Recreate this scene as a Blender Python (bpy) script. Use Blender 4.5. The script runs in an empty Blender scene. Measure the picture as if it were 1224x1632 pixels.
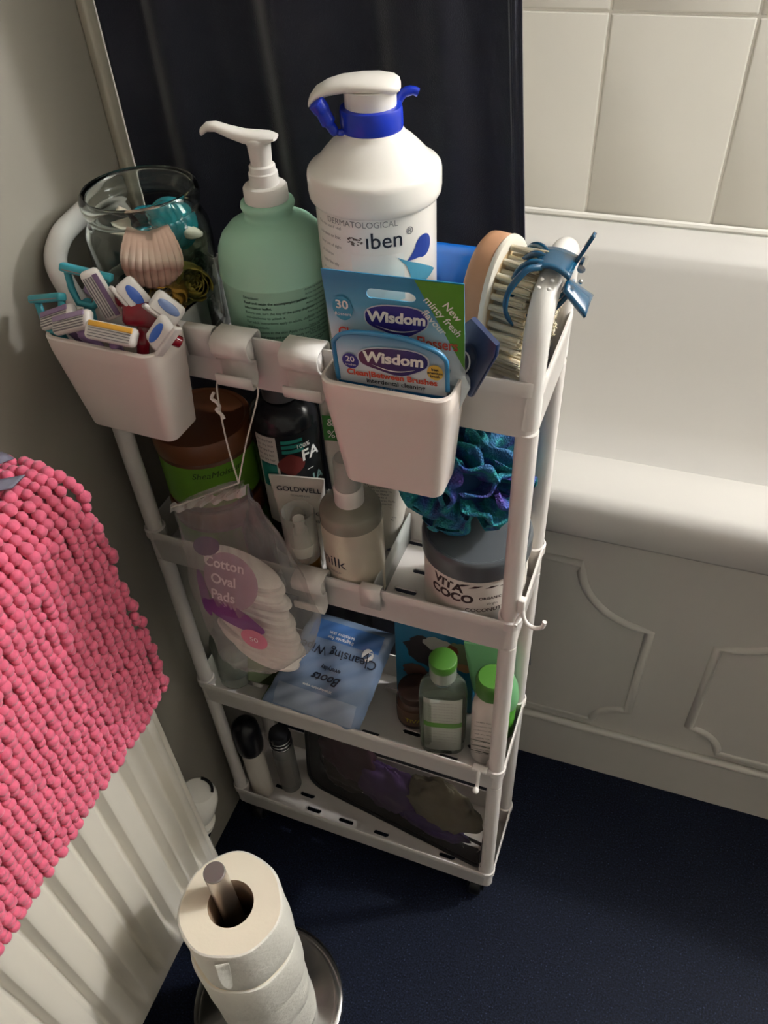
import bpy, bmesh, math, random
from math import sin, cos, pi, radians as rad
from mathutils import Matrix, Vector, noise
random.seed(7)
scene = bpy.context.scene
C = scene.collection

# ------------------------------------------------------------------ camera, world, light, exposure
cd = bpy.data.cameras.new('camera')
cd.sensor_fit = 'HORIZONTAL'; cd.sensor_width = 36.0; cd.lens = 38.39; cd.clip_start = 0.02
cam = bpy.data.objects.new('camera', cd); C.objects.link(cam)
cam.location = (0.490, -0.500, 1.288)
cam.rotation_euler = (0.8111, 0.0473, 0.3609 - rad(1.2))
scene.camera = cam
w = bpy.data.worlds.new('world'); scene.world = w; w.use_nodes = True
w.node_tree.nodes['Background'].inputs[0].default_value = (1.0, 0.86, 0.70, 1)
w.node_tree.nodes['Background'].inputs[1].default_value = 0.0
scene.view_settings.view_transform = 'Standard'
scene.view_settings.look = 'None'
scene.view_settings.gamma = 1.0
scene.view_settings.use_curve_mapping = False
scene.view_settings.exposure = 0.0
ld = bpy.data.lights.new('ceiling_lamp', 'POINT'); ld.energy = 84; ld.color = (0.97, 1.0, 1.06); ld.shadow_soft_size = 0.055
lo = bpy.data.objects.new('ceiling_lamp', ld); C.objects.link(lo); lo.location = (1.9, 0.76, 2.2)

# ------------------------------------------------------------------ materials
def lin(c):
    if isinstance(c, str):
        c = tuple(int(c[i:i+2], 16) / 255 for i in (0, 2, 4))
    return tuple(x / 12.92 if x <= .04045 else ((x + .055) / 1.055) ** 2.4 for x in c)
MATS = {}
def mat(name, col, rough=.5, metal=0, trans=0, ior=1.45, bump=0, bscale=200, var=0, vscale=20, sss=0, alpha=1, coat=0, sheen=0, spec=.5):
    if name in MATS: return MATS[name]
    m = bpy.data.materials.new(name); m.use_nodes = True
    nt = m.node_tree; b = nt.nodes['Principled BSDF']
    c = (*lin(col), 1)
    b.inputs['Base Color'].default_value = c
    b.inputs['Roughness'].default_value = rough; b.inputs['Metallic'].default_value = metal
    b.inputs['Transmission Weight'].default_value = trans; b.inputs['IOR'].default_value = ior
    b.inputs['Alpha'].default_value = alpha; b.inputs['Coat Weight'].default_value = coat
    b.inputs['Sheen Weight'].default_value = sheen
    b.inputs['Specular IOR Level'].default_value = spec
    if sss:
        b.inputs['Subsurface Weight'].default_value = sss
        b.inputs['Subsurface Radius'].default_value = (.01, .008, .006)
        b.inputs['Subsurface Scale'].default_value = .3
    tc = None
    if bump or var:
        tc = nt.nodes.new('ShaderNodeTexCoord')
    if bump:
        n = nt.nodes.new('ShaderNodeTexNoise'); n.inputs['Scale'].default_value = bscale; n.inputs['Detail'].default_value = 3
        nt.links.new(tc.outputs['Object'], n.inputs['Vector'])
        bp = nt.nodes.new('ShaderNodeBump'); bp.inputs['Strength'].default_value = bump; bp.inputs['Distance'].default_value = .002
        nt.links.new(n.outputs[0], bp.inputs['Height']); nt.links.new(bp.outputs[0], b.inputs['Normal'])
    if var:
        n = nt.nodes.new('ShaderNodeTexNoise'); n.inputs['Scale'].default_value = vscale; n.inputs['Detail'].default_value = 4
        nt.links.new(tc.outputs['Object'], n.inputs['Vector'])
        mx = nt.nodes.new('ShaderNodeMix'); mx.data_type = 'RGBA'
        mx.inputs[6].default_value = tuple(x * (1 - var) for x in c[:3]) + (1,)
        mx.inputs[7].default_value = tuple(min(1, x * (1 + var)) for x in c[:3]) + (1,)
        nt.links.new(n.outputs[0], mx.inputs[0]); nt.links.new(mx.outputs[2], b.inputs['Base Color'])
    MATS[name] = m
    return m
def grad(name, stops, axis=2, lo=0., hi=1., rough=.4, noise_amt=0, nscale=30, coat=0, trans=0, mode='LINEAR'):
    """printed colour ramp along an object axis"""
    if name in MATS: return MATS[name]
    m = mat(name, 'ffffff', rough, coat=coat, trans=trans); nt = m.node_tree; b = nt.nodes['Principled BSDF']
    tc = nt.nodes.new('ShaderNodeTexCoord'); sp = nt.nodes.new('ShaderNodeSeparateXYZ')
    mr = nt.nodes.new('ShaderNodeMapRange'); mr.inputs[1].default_value = lo; mr.inputs[2].default_value = hi
    r = nt.nodes.new('ShaderNodeValToRGB'); r.color_ramp.interpolation = mode
    while len(r.color_ramp.elements) < len(stops): r.color_ramp.elements.new(.5)
    for e, (p, c) in zip(r.color_ramp.elements, stops): e.position = p; e.color = (*lin(c), 1)
    nt.links.new(tc.outputs['Object'], sp.inputs[0]); nt.links.new(sp.outputs[axis], mr.inputs[0])
    if noise_amt:
        n = nt.nodes.new('ShaderNodeTexNoise'); n.inputs['Scale'].default_value = nscale
        nt.links.new(tc.outputs['Object'], n.inputs['Vector'])
        ma = nt.nodes.new('ShaderNodeMath'); ma.operation = 'MULTIPLY_ADD'; ma.inputs[1].default_value = noise_amt
        nt.links.new(n.outputs[0], ma.inputs[0]); nt.links.new(mr.outputs[0], ma.inputs[2]); nt.links.new(ma.outputs[0], r.inputs[0])
    else:
        nt.links.new(mr.outputs[0], r.inputs[0])
    nt.links.new(r.outputs[0], b.inputs['Base Color'])
    return m
def clear(name, col='ffffff', alpha=.2, rough=.15, edge=.5):
    """thin clear plastic film: mostly see-through with a surface sheen"""
    if name in MATS: return MATS[name]
    m = bpy.data.materials.new(name); m.use_nodes = True; nt = m.node_tree
    for n in list(nt.nodes): nt.nodes.remove(n)
    o = nt.nodes.new('ShaderNodeOutputMaterial'); t = nt.nodes.new('ShaderNodeBsdfTransparent'); t.inputs[0].default_value = (*lin(col), 1)
    p = nt.nodes.new('ShaderNodeBsdfPrincipled'); p.inputs['Base Color'].default_value = (*lin(col), 1); p.inputs['Roughness'].default_value = rough
    mx = nt.nodes.new('ShaderNodeMixShader')
    lw = nt.nodes.new('ShaderNodeLayerWeight'); lw.inputs[0].default_value = .25
    ma = nt.nodes.new('ShaderNodeMath'); ma.operation = 'MULTIPLY_ADD'; ma.inputs[1].default_value = edge; ma.inputs[2].default_value = alpha; ma.use_clamp = True
    nt.links.new(lw.outputs['Facing'], ma.inputs[0]); nt.links.new(ma.outputs[0], mx.inputs[0])
    nt.links.new(t.outputs[0], mx.inputs[1]); nt.links.new(p.outputs[0], mx.inputs[2]); nt.links.new(mx.outputs[0], o.inputs[0])
    MATS[name] = m
    return m

# ------------------------------------------------------------------ mesh builder
def rrect(w_, d_, r, n=5):
    r = min(r, w_ / 2 - 1e-5, d_ / 2 - 1e-5); out = []
    for cx, cy, a0 in ((w_/2 - r, d_/2 - r, 0), (-w_/2 + r, d_/2 - r, 90), (-w_/2 + r, -d_/2 + r, 180), (w_/2 - r, -d_/2 + r, 270)):
        for k in range(n + 1):
            a = rad(a0 + 90 * k / n); out.append((cx + r * cos(a), cy + r * sin(a)))
    return out
class MB:
    def __init__(s): s.v = []; s.f = []; s.M = Matrix()
    def at(s, x=0, y=0, z=0, rx=0, ry=0, rz=0, sc=1):
        s.M = Matrix.Translation((x, y, z)) @ Matrix.Rotation(rad(rz), 4, 'Z') @ Matrix.Rotation(rad(ry), 4, 'Y') @ Matrix.Rotation(rad(rx), 4, 'X') @ Matrix.Scale(sc, 4)
        return s
    def add(s, vs, fs):
        o = len(s.v)
        s.v += [tuple(s.M @ Vector(v)) for v in vs]; s.f += [tuple(i + o for i in f) for f in fs]
        return s
    def rings(s, rings, cap0=True, cap1=True, closed=True):
        n = len(rings[0]); vs = [p for r in rings for p in r]; fs = []
        for i in range(len(rings) - 1):
            for k in range(n if closed else n - 1):
                a, b = i * n + k, i * n + (k + 1) % n
                fs.append((a, b, b + n, a + n))
        if cap0: fs.append(tuple(range(n))[::-1])
        if cap1: fs.append(tuple((len(rings) - 1) * n + k for k in range(n)))
        return s.add(vs, fs)
    def lathe(s, prof, n=40, cap0=True, cap1=True, sx=1, sy=1):
        return s.rings([[(r * cos(2*pi*k/n) * sx, r * sin(2*pi*k/n) * sy, z) for k in range(n)] for r, z in prof], cap0, cap1)
    def loft(s, secs, n=5, cap0=True, cap1=True):
        """secs: (w, d, r, z[, cx, cy])"""
        R = []
        for q in secs:
            cx, cy = (q[4], q[5]) if len(q) > 4 else (0, 0)
            R.append([(x + cx, y + cy, q[3]) for x, y in rrect(q[0], q[1], q[2], n)])
        return s.rings(R, cap0, cap1)
    def rbox(s, w_, d_, h, r=.002, rc=None, n=3):
        rc = r if rc is None else rc
        return s.loft([(w_-2*r, d_-2*r, max(rc-r, r*.4), 0), (w_-.6*r, d_-.6*r, rc, .3*r), (w_, d_, rc, r), (w_, d_, rc, h-r), (w_-.6*r, d_-.6*r, rc, h-.3*r), (w_-2*r, d_-2*r, max(rc-r, r*.4), h)], n)
    def box(s, x0, x1, y0, y1, z0, z1):
        return s.add([(x, y, z) for x in (x0, x1) for y in (y0, y1) for z in (z0, z1)],
                     [(0,1,3,2), (4,6,7,5), (0,4,5,1), (2,3,7,6), (0,2,6,4), (1,5,7,3)])
    def tube(s, pts, r, n=10, closed=False, cap=True):
        pts = [Vector(p) for p in pts]; N = len(pts); R = []
        rr = r if isinstance(r, (list, tuple)) else [r] * N
        u = None
        for i, p in enumerate(pts):
            t = (pts[(i+1) % N] - pts[i-1]) if closed else (pts[min(i+1, N-1)] - pts[max(i-1, 0)])
            t.normalize()
            u = t.orthogonal() if u is None else u - t * u.dot(t)
            u.normalize(); v = t.cross(u)
            R.append([tuple(p + (u * cos(2*pi*k/n) + v * sin(2*pi*k/n)) * rr[i]) for k in range(n)])
        if closed:
            R.append(R[0]); cap = False
        return s.rings(R, cap, cap)
    def grid(s, fn, nu, nv, closed_u=False):
        vs = [fn(i / nu, j / nv) for j in range(nv + 1) for i in range(nu + (0 if closed_u else 1))]
        m = nu if closed_u else nu + 1; fs = []
        for j in range(nv):
            for i in range(nu):
                a = j*m + i; b = j*m + (i+1) % m
                fs.append((a, b, b+m, a+m))
        return s.add(vs, fs)
    def ball(s, r, n=10, m=6, sx=1, sy=1, sz=1):
        return s.lathe([(r*sin(pi*j/m) if 0 < j < m else r*.02, -r*cos(pi*j/m)*sz) for j in range(m+1)], n, sx=sx, sy=sy)
    def poly(s, pts, y0, y1):
        """flat outline (x,z) extruded between y0 and y1"""
        n = len(pts)
        vs = [(x, y0, z) for x, z in pts] + [(x, y1, z) for x, z in pts]
        fs = [tuple(range(n)), tuple(range(2*n-1, n-1, -1))] + [(i, i+n, (i+1) % n + n, (i+1) % n) for i in range(n)]
        return s.add(vs, fs)
    def mesh(s, name, m, smooth=True, ang=35):
        me = bpy.data.meshes.new(name); me.from_pydata(s.v, [], s.f); me.materials.append(m)
        bm = bmesh.new(); bm.from_mesh(me); bmesh.ops.recalc_face_normals(bm, faces=bm.faces); bm.to_mesh(me); bm.free()
        if smooth:
            me.polygons.foreach_set('use_smooth', [True] * len(me.polygons)); me.set_sharp_from_angle(angle=rad(ang))
        me.update(); return me
def spline(pts, n=6):
    P = [Vector(p) for p in pts]; out = []
    for i in range(len(P) - 1):
        p0, p1, p2, p3 = P[max(i-1, 0)], P[i], P[i+1], P[min(i+2, len(P)-1)]
        for k in range(n):
            t = k / n
            out.append(.5 * ((2*p1) + (p2-p0)*t + (2*p0-5*p1+4*p2-p3)*t*t + (3*p1-p0-3*p2+p3)*t**3))
    out.append(P[-1]); return [tuple(p) for p in out]

YAW = rad(-1.2)
def CW(p): return (p[0]*cos(YAW) - p[1]*sin(YAW), p[0]*sin(YAW) + p[1]*cos(YAW), p[2])
def tag(o, label, cat, group=None, kind=None):
    if label: o['label'] = label
    if cat: o['category'] = cat
    if group: o['group'] = group
    if kind: o['kind'] = kind
    return o
def place(o, loc=(0,0,0), rot=(0,0,0), cart=True):
    o.location = CW(loc) if cart else loc
    o.rotation_euler = (rad(rot[0]), rad(rot[1]), rad(rot[2]) + (YAW if cart else 0))
    return o
def thing(name, label, cat, loc=(0,0,0), rot=(0,0,0), group=None, cart=True):
    o = bpy.data.objects.new(name, None); o.empty_display_size = .01; C.objects.link(o)
    place(o, loc, rot, cart); return tag(o, label, cat, group)
def part(name, mb, m, parent=None, solid=0, sub=0, kind=None, label=None, smooth=True, ang=35, offset=-1):
    me = mb.mesh(name, m, smooth, ang) if isinstance(mb, MB) else mb
    o = bpy.data.objects.new(name, me); C.objects.link(o); o.parent = parent
    if solid:
        md = o.modifiers.new('solid', 'SOLIDIFY'); md.thickness = solid; md.offset = offset
    if sub:
        md = o.modifiers.new('sub', 'SUBSURF'); md.levels = sub; md.render_levels = sub
    if kind: o['kind'] = kind
    if label: o['label'] = label
    return o
def single(name, mb, m, label, cat, loc=(0,0,0), rot=(0,0,0), group=None, cart=True, **k):
    o = part(name, mb, m, None, **k); place(o, loc, rot, cart); return tag(o, label, cat, group)
def struct(name, mb, m, **k):
    return part(name, mb, m, None, kind='structure', **k)

def text(s, size, m, parent, fn=None, R=None, x=0, z=0, ang=0, y=0, depth=.00015, align='CENTER', shear=0, bold=0, name='lettering', space=1, tz=1.0, rot=0):
    """flat lettering lying in the local XZ plane facing -Y; R wraps it round a cylinder of that radius, ang = position round it in degrees"""
    cu = bpy.data.curves.new('t', 'FONT'); cu.body = s; cu.size = size; cu.align_x = align; cu.align_y = 'CENTER'; cu.shear = shear
    cu.offset = bold; cu.resolution_u = 3; cu.space_character = space; cu.space_line = .85
    ob = bpy.data.objects.new('t', cu)
    me = bpy.data.meshes.new_from_object(ob)
    bpy.data.objects.remove(ob); bpy.data.curves.remove(cu)
    cr, sr = cos(rad(rot)), sin(rad(rot))
    for v in me.vertices:
        a, b_ = v.co.x, v.co.y * tz
        a, b_ = a*cr - b_*sr + x, a*sr + b_*cr + z
        if fn: v.co = fn(a, b_)
        elif R:
            t = a / R + rad(ang); v.co = ((R + depth) * sin(t), -(R + depth) * cos(t), b_)
        else: v.co = (a, y - depth, b_)
    me.materials.clear(); me.materials.append(m)
    o = bpy.data.objects.new(name, me); C.objects.link(o); o.parent = parent
    return o
def wrap_patch(R, a0, a1, z0, z1, eps=.0002, n=16, R1=None):
    """cylinder patch facing -Y, angles in degrees"""
    R1 = R if R1 is None else R1
    return MB().grid(lambda u, v: ((R+(R1-R)*v+eps)*sin(rad(a0+(a1-a0)*u)), -(R+(R1-R)*v+eps)*cos(rad(a0+(a1-a0)*u)), z0+(z1-z0)*v), n, 2)
def wrap_shape(R, pts, cx, cz, ang=0, eps=.0003):
    """flat outline sliced into narrow strips and wrapped round a cylinder"""
    bm = bmesh.new(); bm.faces.new([bm.verts.new((x, 0, z)) for x, z in pts])
    lo_, hi_ = min(p[0] for p in pts), max(p[0] for p in pts); st = R * rad(5); x = lo_ + st
    while x < hi_:
        bmesh.ops.bisect_plane(bm, geom=bm.verts[:] + bm.edges[:] + bm.faces[:], plane_co=(x, 0, 0), plane_no=(1, 0, 0)); x += st
    bmesh.ops.triangulate(bm, faces=bm.faces[:]); bm.verts.index_update()
    vs = [((R+eps)*sin((v.co.x+cx)/R+rad(ang)), -(R+eps)*cos((v.co.x+cx)/R+rad(ang)), v.co.z+cz) for v in bm.verts]
    fs = [tuple(v.index for v in f.verts) for f in bm.faces]; bm.free()
    return MB().add(vs, fs)

# common materials
M_cart = mat('white_plastic', 'e2dbd4', .32, sss=.04)
M_hook = mat('hook_plastic', 'e6e0d8', .42)
M_cart2 = mat('white_gloss_plastic', 'ebe6df', .22)
M_black = mat('black_plastic', '0c0c0e', .4)
M_ink = mat('dark_ink', '1b2030', .5)
M_white_ink = mat('white_ink', 'f4f1ea', .5)
M_wall = mat('wall_paint', 'e4e1da', .5, bump=.06, bscale=60)
M_tile = mat('glazed_tile', 'dbd6ca', .16, bump=.25, bscale=14)
M_grout = mat('grout', 'f4efe4', .8)
M_bath = mat('bath_acrylic', 'cac6bf', .15)
M_panel = mat('bath_panel_plastic', 'd0ccc2', .35)
M_chrome = mat('chrome', 'dcdcdc', .12, metal=1)
M_glass = mat('clear_glass', 'f4fbf7', .02, trans=1, ior=1.45)
M_clearp = mat('clear_plastic', 'f6f8f6', .08, trans=1, ior=1.3)

# ------------------------------------------------------------------ the room
RX0, RX1, RY0, RY1, RZ = -.02, 2.2, -1.7, 1.02, 2.35
M_floor = mat('navy_vinyl', '141822', .5, bump=.5, bscale=500, spec=.15)
nt = M_floor.node_tree; b = nt.nodes['Principled BSDF']
tc = nt.nodes.new('ShaderNodeTexCoord'); n1 = nt.nodes.new('ShaderNodeTexNoise'); n1.inputs['Scale'].default_value = 420; n1.inputs['Detail'].default_value = 2
r1 = nt.nodes.new('ShaderNodeValToRGB')
r1.color_ramp.elements[0].position = .38; r1.color_ramp.elements[0].color = (*lin('070b18'), 1)
r1.color_ramp.elements[1].position = .66; r1.color_ramp.elements[1].color = (*lin('1a2134'), 1)
e = r1.color_ramp.elements.new(.80); e.color = (*lin('4a5674'), 1)
nt.links.new(tc.outputs['Object'], n1.inputs['Vector']); nt.links.new(n1.outputs[0], r1.inputs[0]); nt.links.new(r1.outputs[0], b.inputs['Base Color'])
struct('floor', MB().box(RX0-.1, RX1+.1, RY0-.1, RY1+.1, -.05, 0), M_floor)
struct('ceiling', MB().box(RX0-.1, RX1+.1, RY0-.1, RY1+.1, RZ, RZ+.05), M_wall)
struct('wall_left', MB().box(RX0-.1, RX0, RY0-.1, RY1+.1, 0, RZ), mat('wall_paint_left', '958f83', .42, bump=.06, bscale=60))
struct('wall_right', MB().box(RX1, RX1+.1, RY0-.1, RY1+.1, 0, RZ), M_wall)
struct('wall_front', MB().box(RX0, RX1, RY0-.1, RY0, 0, RZ), mat('wall_tone_fill_cut', 'a9a59e', .6))  # unseen wall, toned darker than the others to cut fill on the lower tiers
wb = struct('wall_back', MB().box(RX0, RX1, RY1+.0022, RY1+.1, 0, RZ), M_grout)
TW, TH = .2215, .3315
me = MB().at(0, 0, 0, rx=90).loft([(TW-.003, TH-.003, .002, -.004), (TW-.003, TH-.003, .002, .0016), (TW-.005, TH-.005, .002, .0032), (TW-.009, TH-.009, .002, .004)], 2).mesh('tile', M_tile)
for i in range(-1, 9):
    for j in range(5):
        o = part('tile', me, M_tile, wb)
        o.location = (.3175 + TW * (i - .5), RY1 + .004, .951 - TH/2 + TH * j)
struct('trim_1', MB().at(-.02 + .004, .158, 0).rbox(.010, .014, RZ, .003), mat('tile_trim', 'b9b2a0', .35))

# ------------------------------------------------------------------ bath
bath = thing('bathtub', 'white acrylic bathtub along the tiled wall behind the trolley', 'bathtub', (0,0,0), cart=False)
bx0, bx1, by0, by1 = RX0 + .004, 1.70, .234, 1.016
cx, cy, W_, D_ = (bx0+bx1)/2, (by0+by1)/2, bx1-bx0, by1-by0
icx, icy = (.09+1.62)/2, (.335+.893)/2
mb = MB().loft([(W_-.05, D_-.05, .02, .556, cx, cy), (W_-.012, D_-.012, .02, .558, cx, cy), (W_-.002, D_-.002, .02, .566, cx, cy), (W_, D_, .02, .592, cx, cy), (W_-.006, D_-.006, .02, .609, cx, cy), (W_-.022, D_-.022, .02, .619, cx, cy), (W_-.04, D_-.04, .02, .621, cx, cy),
    (1.55, .575, .16, .619, icx, icy), (1.536, .561, .16, .612, icx, icy), (1.52, .545, .15, .59, icx, icy), (1.49, .51, .14, .45, icx, icy), (1.45, .46, .13, .30, icx, icy), (1.40, .40, .12, .235, icx, icy), (1.28, .30, .1, .212, icx, icy)], 10, cap0=False)
part('tub', mb, M_bath, bath, ang=60)
part('sealant', MB().tube([(bx0, RY1-.0078, .6225), (bx1, RY1-.0078, .6225)], .0065, 8), mat('sealant_white', 'e6e2d8', .4), bath)
part('side_panel', MB().box(bx0, bx1, .270, .285, .06, .565), M_panel, bath)
part('plinth', MB().box(bx0, bx1, .262, .275, 0, .108), M_panel, bath)
part('plinth_ridge', MB().at(0,0,0).tube([(bx0, .266, .114), (bx1, .266, .114)], .0065, 12), M_panel, bath)
def arc(cx, cz, r, a0, a1, n=10): return [(cx + r*cos(rad(a0+(a1-a0)*k/n)), cz + r*sin(rad(a0+(a1-a0)*k/n))) for k in range(n+1)]
def moulding(x0, x1, z0=.132, z1=.482, r=.105):
    rb = .05
    pts = arc(x1, z1, r, 180, 270) + arc(x1+.0, z0, rb, 90, 180) + arc(x0, z0, rb, 0, 90) + arc(x0, z1, r, 270, 360)
    part('moulding', MB().tube([(x, .2725, z) for x, z in pts], .0072, 10, closed=True), M_panel, bath, ang=80)
for k in range(-0, 3):
    moulding(.155 + .495*k, .560 + .495*k)

# ------------------------------------------------------------------ shower curtain
M_curt = mat('navy_curtain', '1a1c2e', .65, bump=.3, bscale=900, sheen=.35)
def curt(u, v):
    z = .215 + .13*u + (1.89 - .215 - .13*u) * v
    xr = .414 - (z - .34) * .083 if z > .34 else .414
    x = RX0 + .006 + (xr - RX0 - .006) * u
    f = .5 + .5 * min(1, (1.9 - z) * 1.2 + .3)
    y = .185 + .013*sin(u*2*pi*3.1 + .9*sin(z*2.2) + 1.0) + .004*sin(u*2*pi*7.3 + z*3) + .003*sin(z*9+u*14)
    if u < .1: y = .169 + (y - .169) * (u/.1)
    return (x, y - .004*(u > .97), z)
ct = thing('shower_curtain', 'dark navy shower curtain hanging between trolley and bath', 'curtain', (0,0,0), cart=False)
part('curtain_cloth', MB().grid(curt, 150, 60), M_curt, ct, solid=.0015)
part('hem', MB().tube([curt(.985, k/60) for k in range(61)], .0028, 6), M_curt, ct)

# ------------------------------------------------------------------ radiator, valve, mat
M_rad = mat('radiator_enamel', 'd8d1c2', .3)
rd = thing('radiator', 'white ribbed panel radiator on the left wall under the pink mat', 'radiator', (.02, -.13, 0), cart=False)
RXF = .04          # front face offset from empty (x = .06)
y_, prof = 0.0, []
# horizontal section of the front panel: seam strip then flutes
sec = [(RXF-.012, 0), (RXF-.001, 0), (RXF, -.001), (RXF, -.0065), (RXF-.0015, -.0072), (RXF, -.008), (RXF, -.0135)]
yy = -.0135
for k in range(30):
    sec += [(RXF, yy-.004), (RXF-.001, yy-.0052), (RXF-.0105, yy-.0095), (RXF-.0115, yy-.011), (RXF-.0115, yy-.0135), (RXF-.0105, yy-.015), (RXF-.001, yy-.0215), (RXF, yy-.023), (RXF, yy-.0405)]
    yy -= .041
flat = [(min(RXF, max(x, RXF-.0005)), y) for x, y in sec]
def mix(a, b, t): return [(p[0]*(1-t)+q[0]*t, p[1]*(1-t)+q[1]*t) for p, q in zip(a, b)]
R_ = []
sec_flat = [(RXF-.012, 0)] + [(RXF, y) for x, y in sec[1:]]
for z, s_, dx in ((.145, sec_flat, -.012), (.147, sec_flat, -.003), (.152, sec_flat, 0), (.185, sec_flat, 0), (.215, sec, 0), (.80, sec, 0), (.83, sec_flat, 0), (.85, sec_flat, -.004), (.853, sec_flat, -.012)):
    R_.append([(x + dx, y, z) for x, y in s_])
part('front_panel', MB().rings(R_, False, False, closed=False), M_rad, rd, solid=.0015, ang=50)
part('back_panel', MB().box(-.022, -.014, -1.24, 0, .15, .85), M_rad, rd)
part('top_grille', MB().box(-.022, RXF-.012, -1.24, -.002, .846, .852), M_rad, rd)
part('side_plate', MB().box(-.022, RXF-.011, -.003, 0, .16, .85), M_rad, rd)
vv = thing('radiator_valve', 'round white thermostatic valve head beyond the radiator edge, low on the left wall', 'valve', (.016, -.101, .188), cart=False)
part('valve_head', MB().at(0, 0, .03, ry=12, rx=-14).lathe([(.020, 0), (.026, .002), (.028, .015), (.029, .032), (.027, .044), (.020, .052), (.0, .054)], 32), mat('valve_white', 'e4dfd4', .3), vv)
vr = part('valve_collar', MB().at(0, 0, .02, ry=12, rx=-14).lathe([(.022, -.016), (.0275, -.011), (.0275, -.002), (.022, .0)], 32), mat('valve_white', 'e4dfd4', .3), vv)
part('window_mark', MB().at(0, 0, .03, ry=12, rx=-14).tube([(.019*cos(a), .019*sin(a), .0535) for a in [(.3+.14*k) for k in range(12)]], .0022, 6), M_black, vv)
part('valve_body', MB().lathe([(.012, -.03), (.013, -.02), (.013, -.004), (.010, 0), (.010, .02)], 16).at(0,0,-.014).tube([(0,0,0), (0,-.04,0)], .009, 10), M_chrome, vv)
part('pipe', MB().tube([(0,0,-.175), (0,0,-.03)], .0075, 12), mat('white_pipe', 'cfc9bc', .3), vv)

# pink chenille mat draped over the radiator
M_pink = mat('pink_chenille', 'da627c', .9, sheen=.25, var=.07, vscale=60, bump=.25, bscale=400)
pm = thing('bath_mat', 'pink bobbly chenille bath mat draped over the radiator', 'bath mat', (0, -.13, .86), cart=False)
XF = .073
path = [(-.012, .58)] + [(-.012, .7), (-.012, .84), (-.006, .862), (.010, .871), (.035, .872), (.056, .866), (.068, .852), (XF, .83), (XF+.002, .75), (XF+.004, .66), (XF+.003, .575)]
sp = spline([(x, 0, z) for x, z in path], 8)
def along(L):
    out = []; acc = 0; prev = Vector(sp[0]); nxt = 0
    for p in sp[1:]:
        p = Vector(p); d = (p - prev).length
        while acc + d >= nxt:
            out.append(prev.lerp(p, (nxt - acc) / d if d else 0)); nxt += L
        acc += d; prev = p
    return out
base = [(p[0]-.0, p[2]-.86) for p in sp]
mbm = MB()
R_ = [[(x, -.004 + .002*sin(i*.4), z) for i, (x, z) in enumerate(base)], [(x, -.75, z) for x, z in base]]
part('mat_backing', mbm.rings(R_, False, False, closed=False), M_pink, pm, solid=.003)
uv = [(sin(t)*cos(p), sin(t)*sin(p), cos(t)) for t in (0.001, pi*.3, pi*.55, pi*.8) for p in [2*pi*k/7 for k in range(7)]]
pil = MB(); rows = along(.0080)
for j in range(72):
    yc = .003 - j*.0094
    for i, p in enumerate(rows):
        if p.x < -.008 and p.z < .84: continue
        q0 = rows[max(i-1, 0)]; q1 = rows[min(i+1, len(rows)-1)]
        t = (q1 - q0).normalized(); nrm = Vector((-t.z, 0, t.x))
        if nrm.x < 0 and p.x > .03: nrm = -nrm
        if p.x <= .03 and nrm.z < 0: nrm = -nrm
        jx, jy, jz = [random.uniform(-1, 1) for _ in range(3)]
        rr = .0053 * random.uniform(.85, 1.18)
        edge = (.006*random.uniform(-.3, 1) if j == 0 else 0)
        c = Vector((p.x, yc + edge + .0012*jy, p.z - .86 + .0012*jz)) + nrm * (.003 + .0016*jx)
        s_ = 1.25
        pil.M = Matrix.Translation(c) @ Matrix(((t.x, nrm.x, 0, 0), (0, 0, 1, 0), (t.z, nrm.z, 0, 0), (0, 0, 0, 1)))
        m_ = 7; vs = [(0, rr, 0)]
        for a in (pi*.27, pi*.52, pi*.78):
            vs += [(rr*1.12*sin(a)*cos(2*pi*k/m_), rr*cos(a), rr*sin(a)*sin(2*pi*k/m_)) for k in range(m_)]
        fs = [(0, 1+k, 1+(k+1) % m_) for k in range(m_)]
        for l in range(2):
            fs += [(1+l*m_+k, 1+(l+1)*m_+k, 1+(l+1)*m_+(k+1) % m_, 1+l*m_+(k+1) % m_) for k in range(m_)]
        pil.add(vs, fs)
part('chenille_pile', pil, M_pink, pm, kind='stuff', ang=80)

M_grey = mat('grey_ribbon', '6d6a78', .6, var=.35, vscale=120)
gb = thing('hair_ribbon', 'grey patterned fabric ribbon lying on top of the pink mat', 'ribbon', (.016, -.163, .884), (0, 0, 0), cart=False)
part('ribbon_loop', MB().grid(lambda u, v: (-.002 + .030*(v-.5) , -.03 + .06*u, .004 + .006*sin(u*pi) + .003*sin(v*7+u*3)), 14, 6), M_grey, gb, solid=.001)
part('ribbon_tail', MB().grid(lambda u, v: (.012 + .022*u, -.02 + .016*v + .02*u, .006 - .004*u), 8, 4), M_grey, gb, solid=.001)

# ------------------------------------------------------------------ toilet roll stand
M_paper = mat('tissue_paper', 'e6dcc6', .95, bump=.08, bscale=260)
M_papers = mat('tissue_paper_side', 'dcd8cc', .95, bump=.6, bscale=160)
M_card = mat('cardboard_core', '8a735c', .8)
sx, sy = .171, -.238
st = thing('toilet_roll_stand', 'chrome standing toilet roll holder with round base in the foreground', 'roll holder', (sx, sy, 0), cart=False)
part('base', MB().at(-.012, .004, 0).lathe([(.104, 0), (.106, .003), (.104, .007), (.098, .009), (.092, .0085), (.03, .011), (.012, .016)], 56), M_chrome, st)
pl_ = part('pole', MB().lathe([(.0116, .009), (.0116, .452)], 28, cap1=False), mat('brushed_steel', 'cfc9c4', .3, metal=1), st)
part('pole_cap', MB().lathe([(.0116, .4515), (.0114, .4535), (.0105, .4545), (0, .4545)], 28), mat('cap_steel', '8d8683', .38, metal=.6), pl_)
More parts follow.
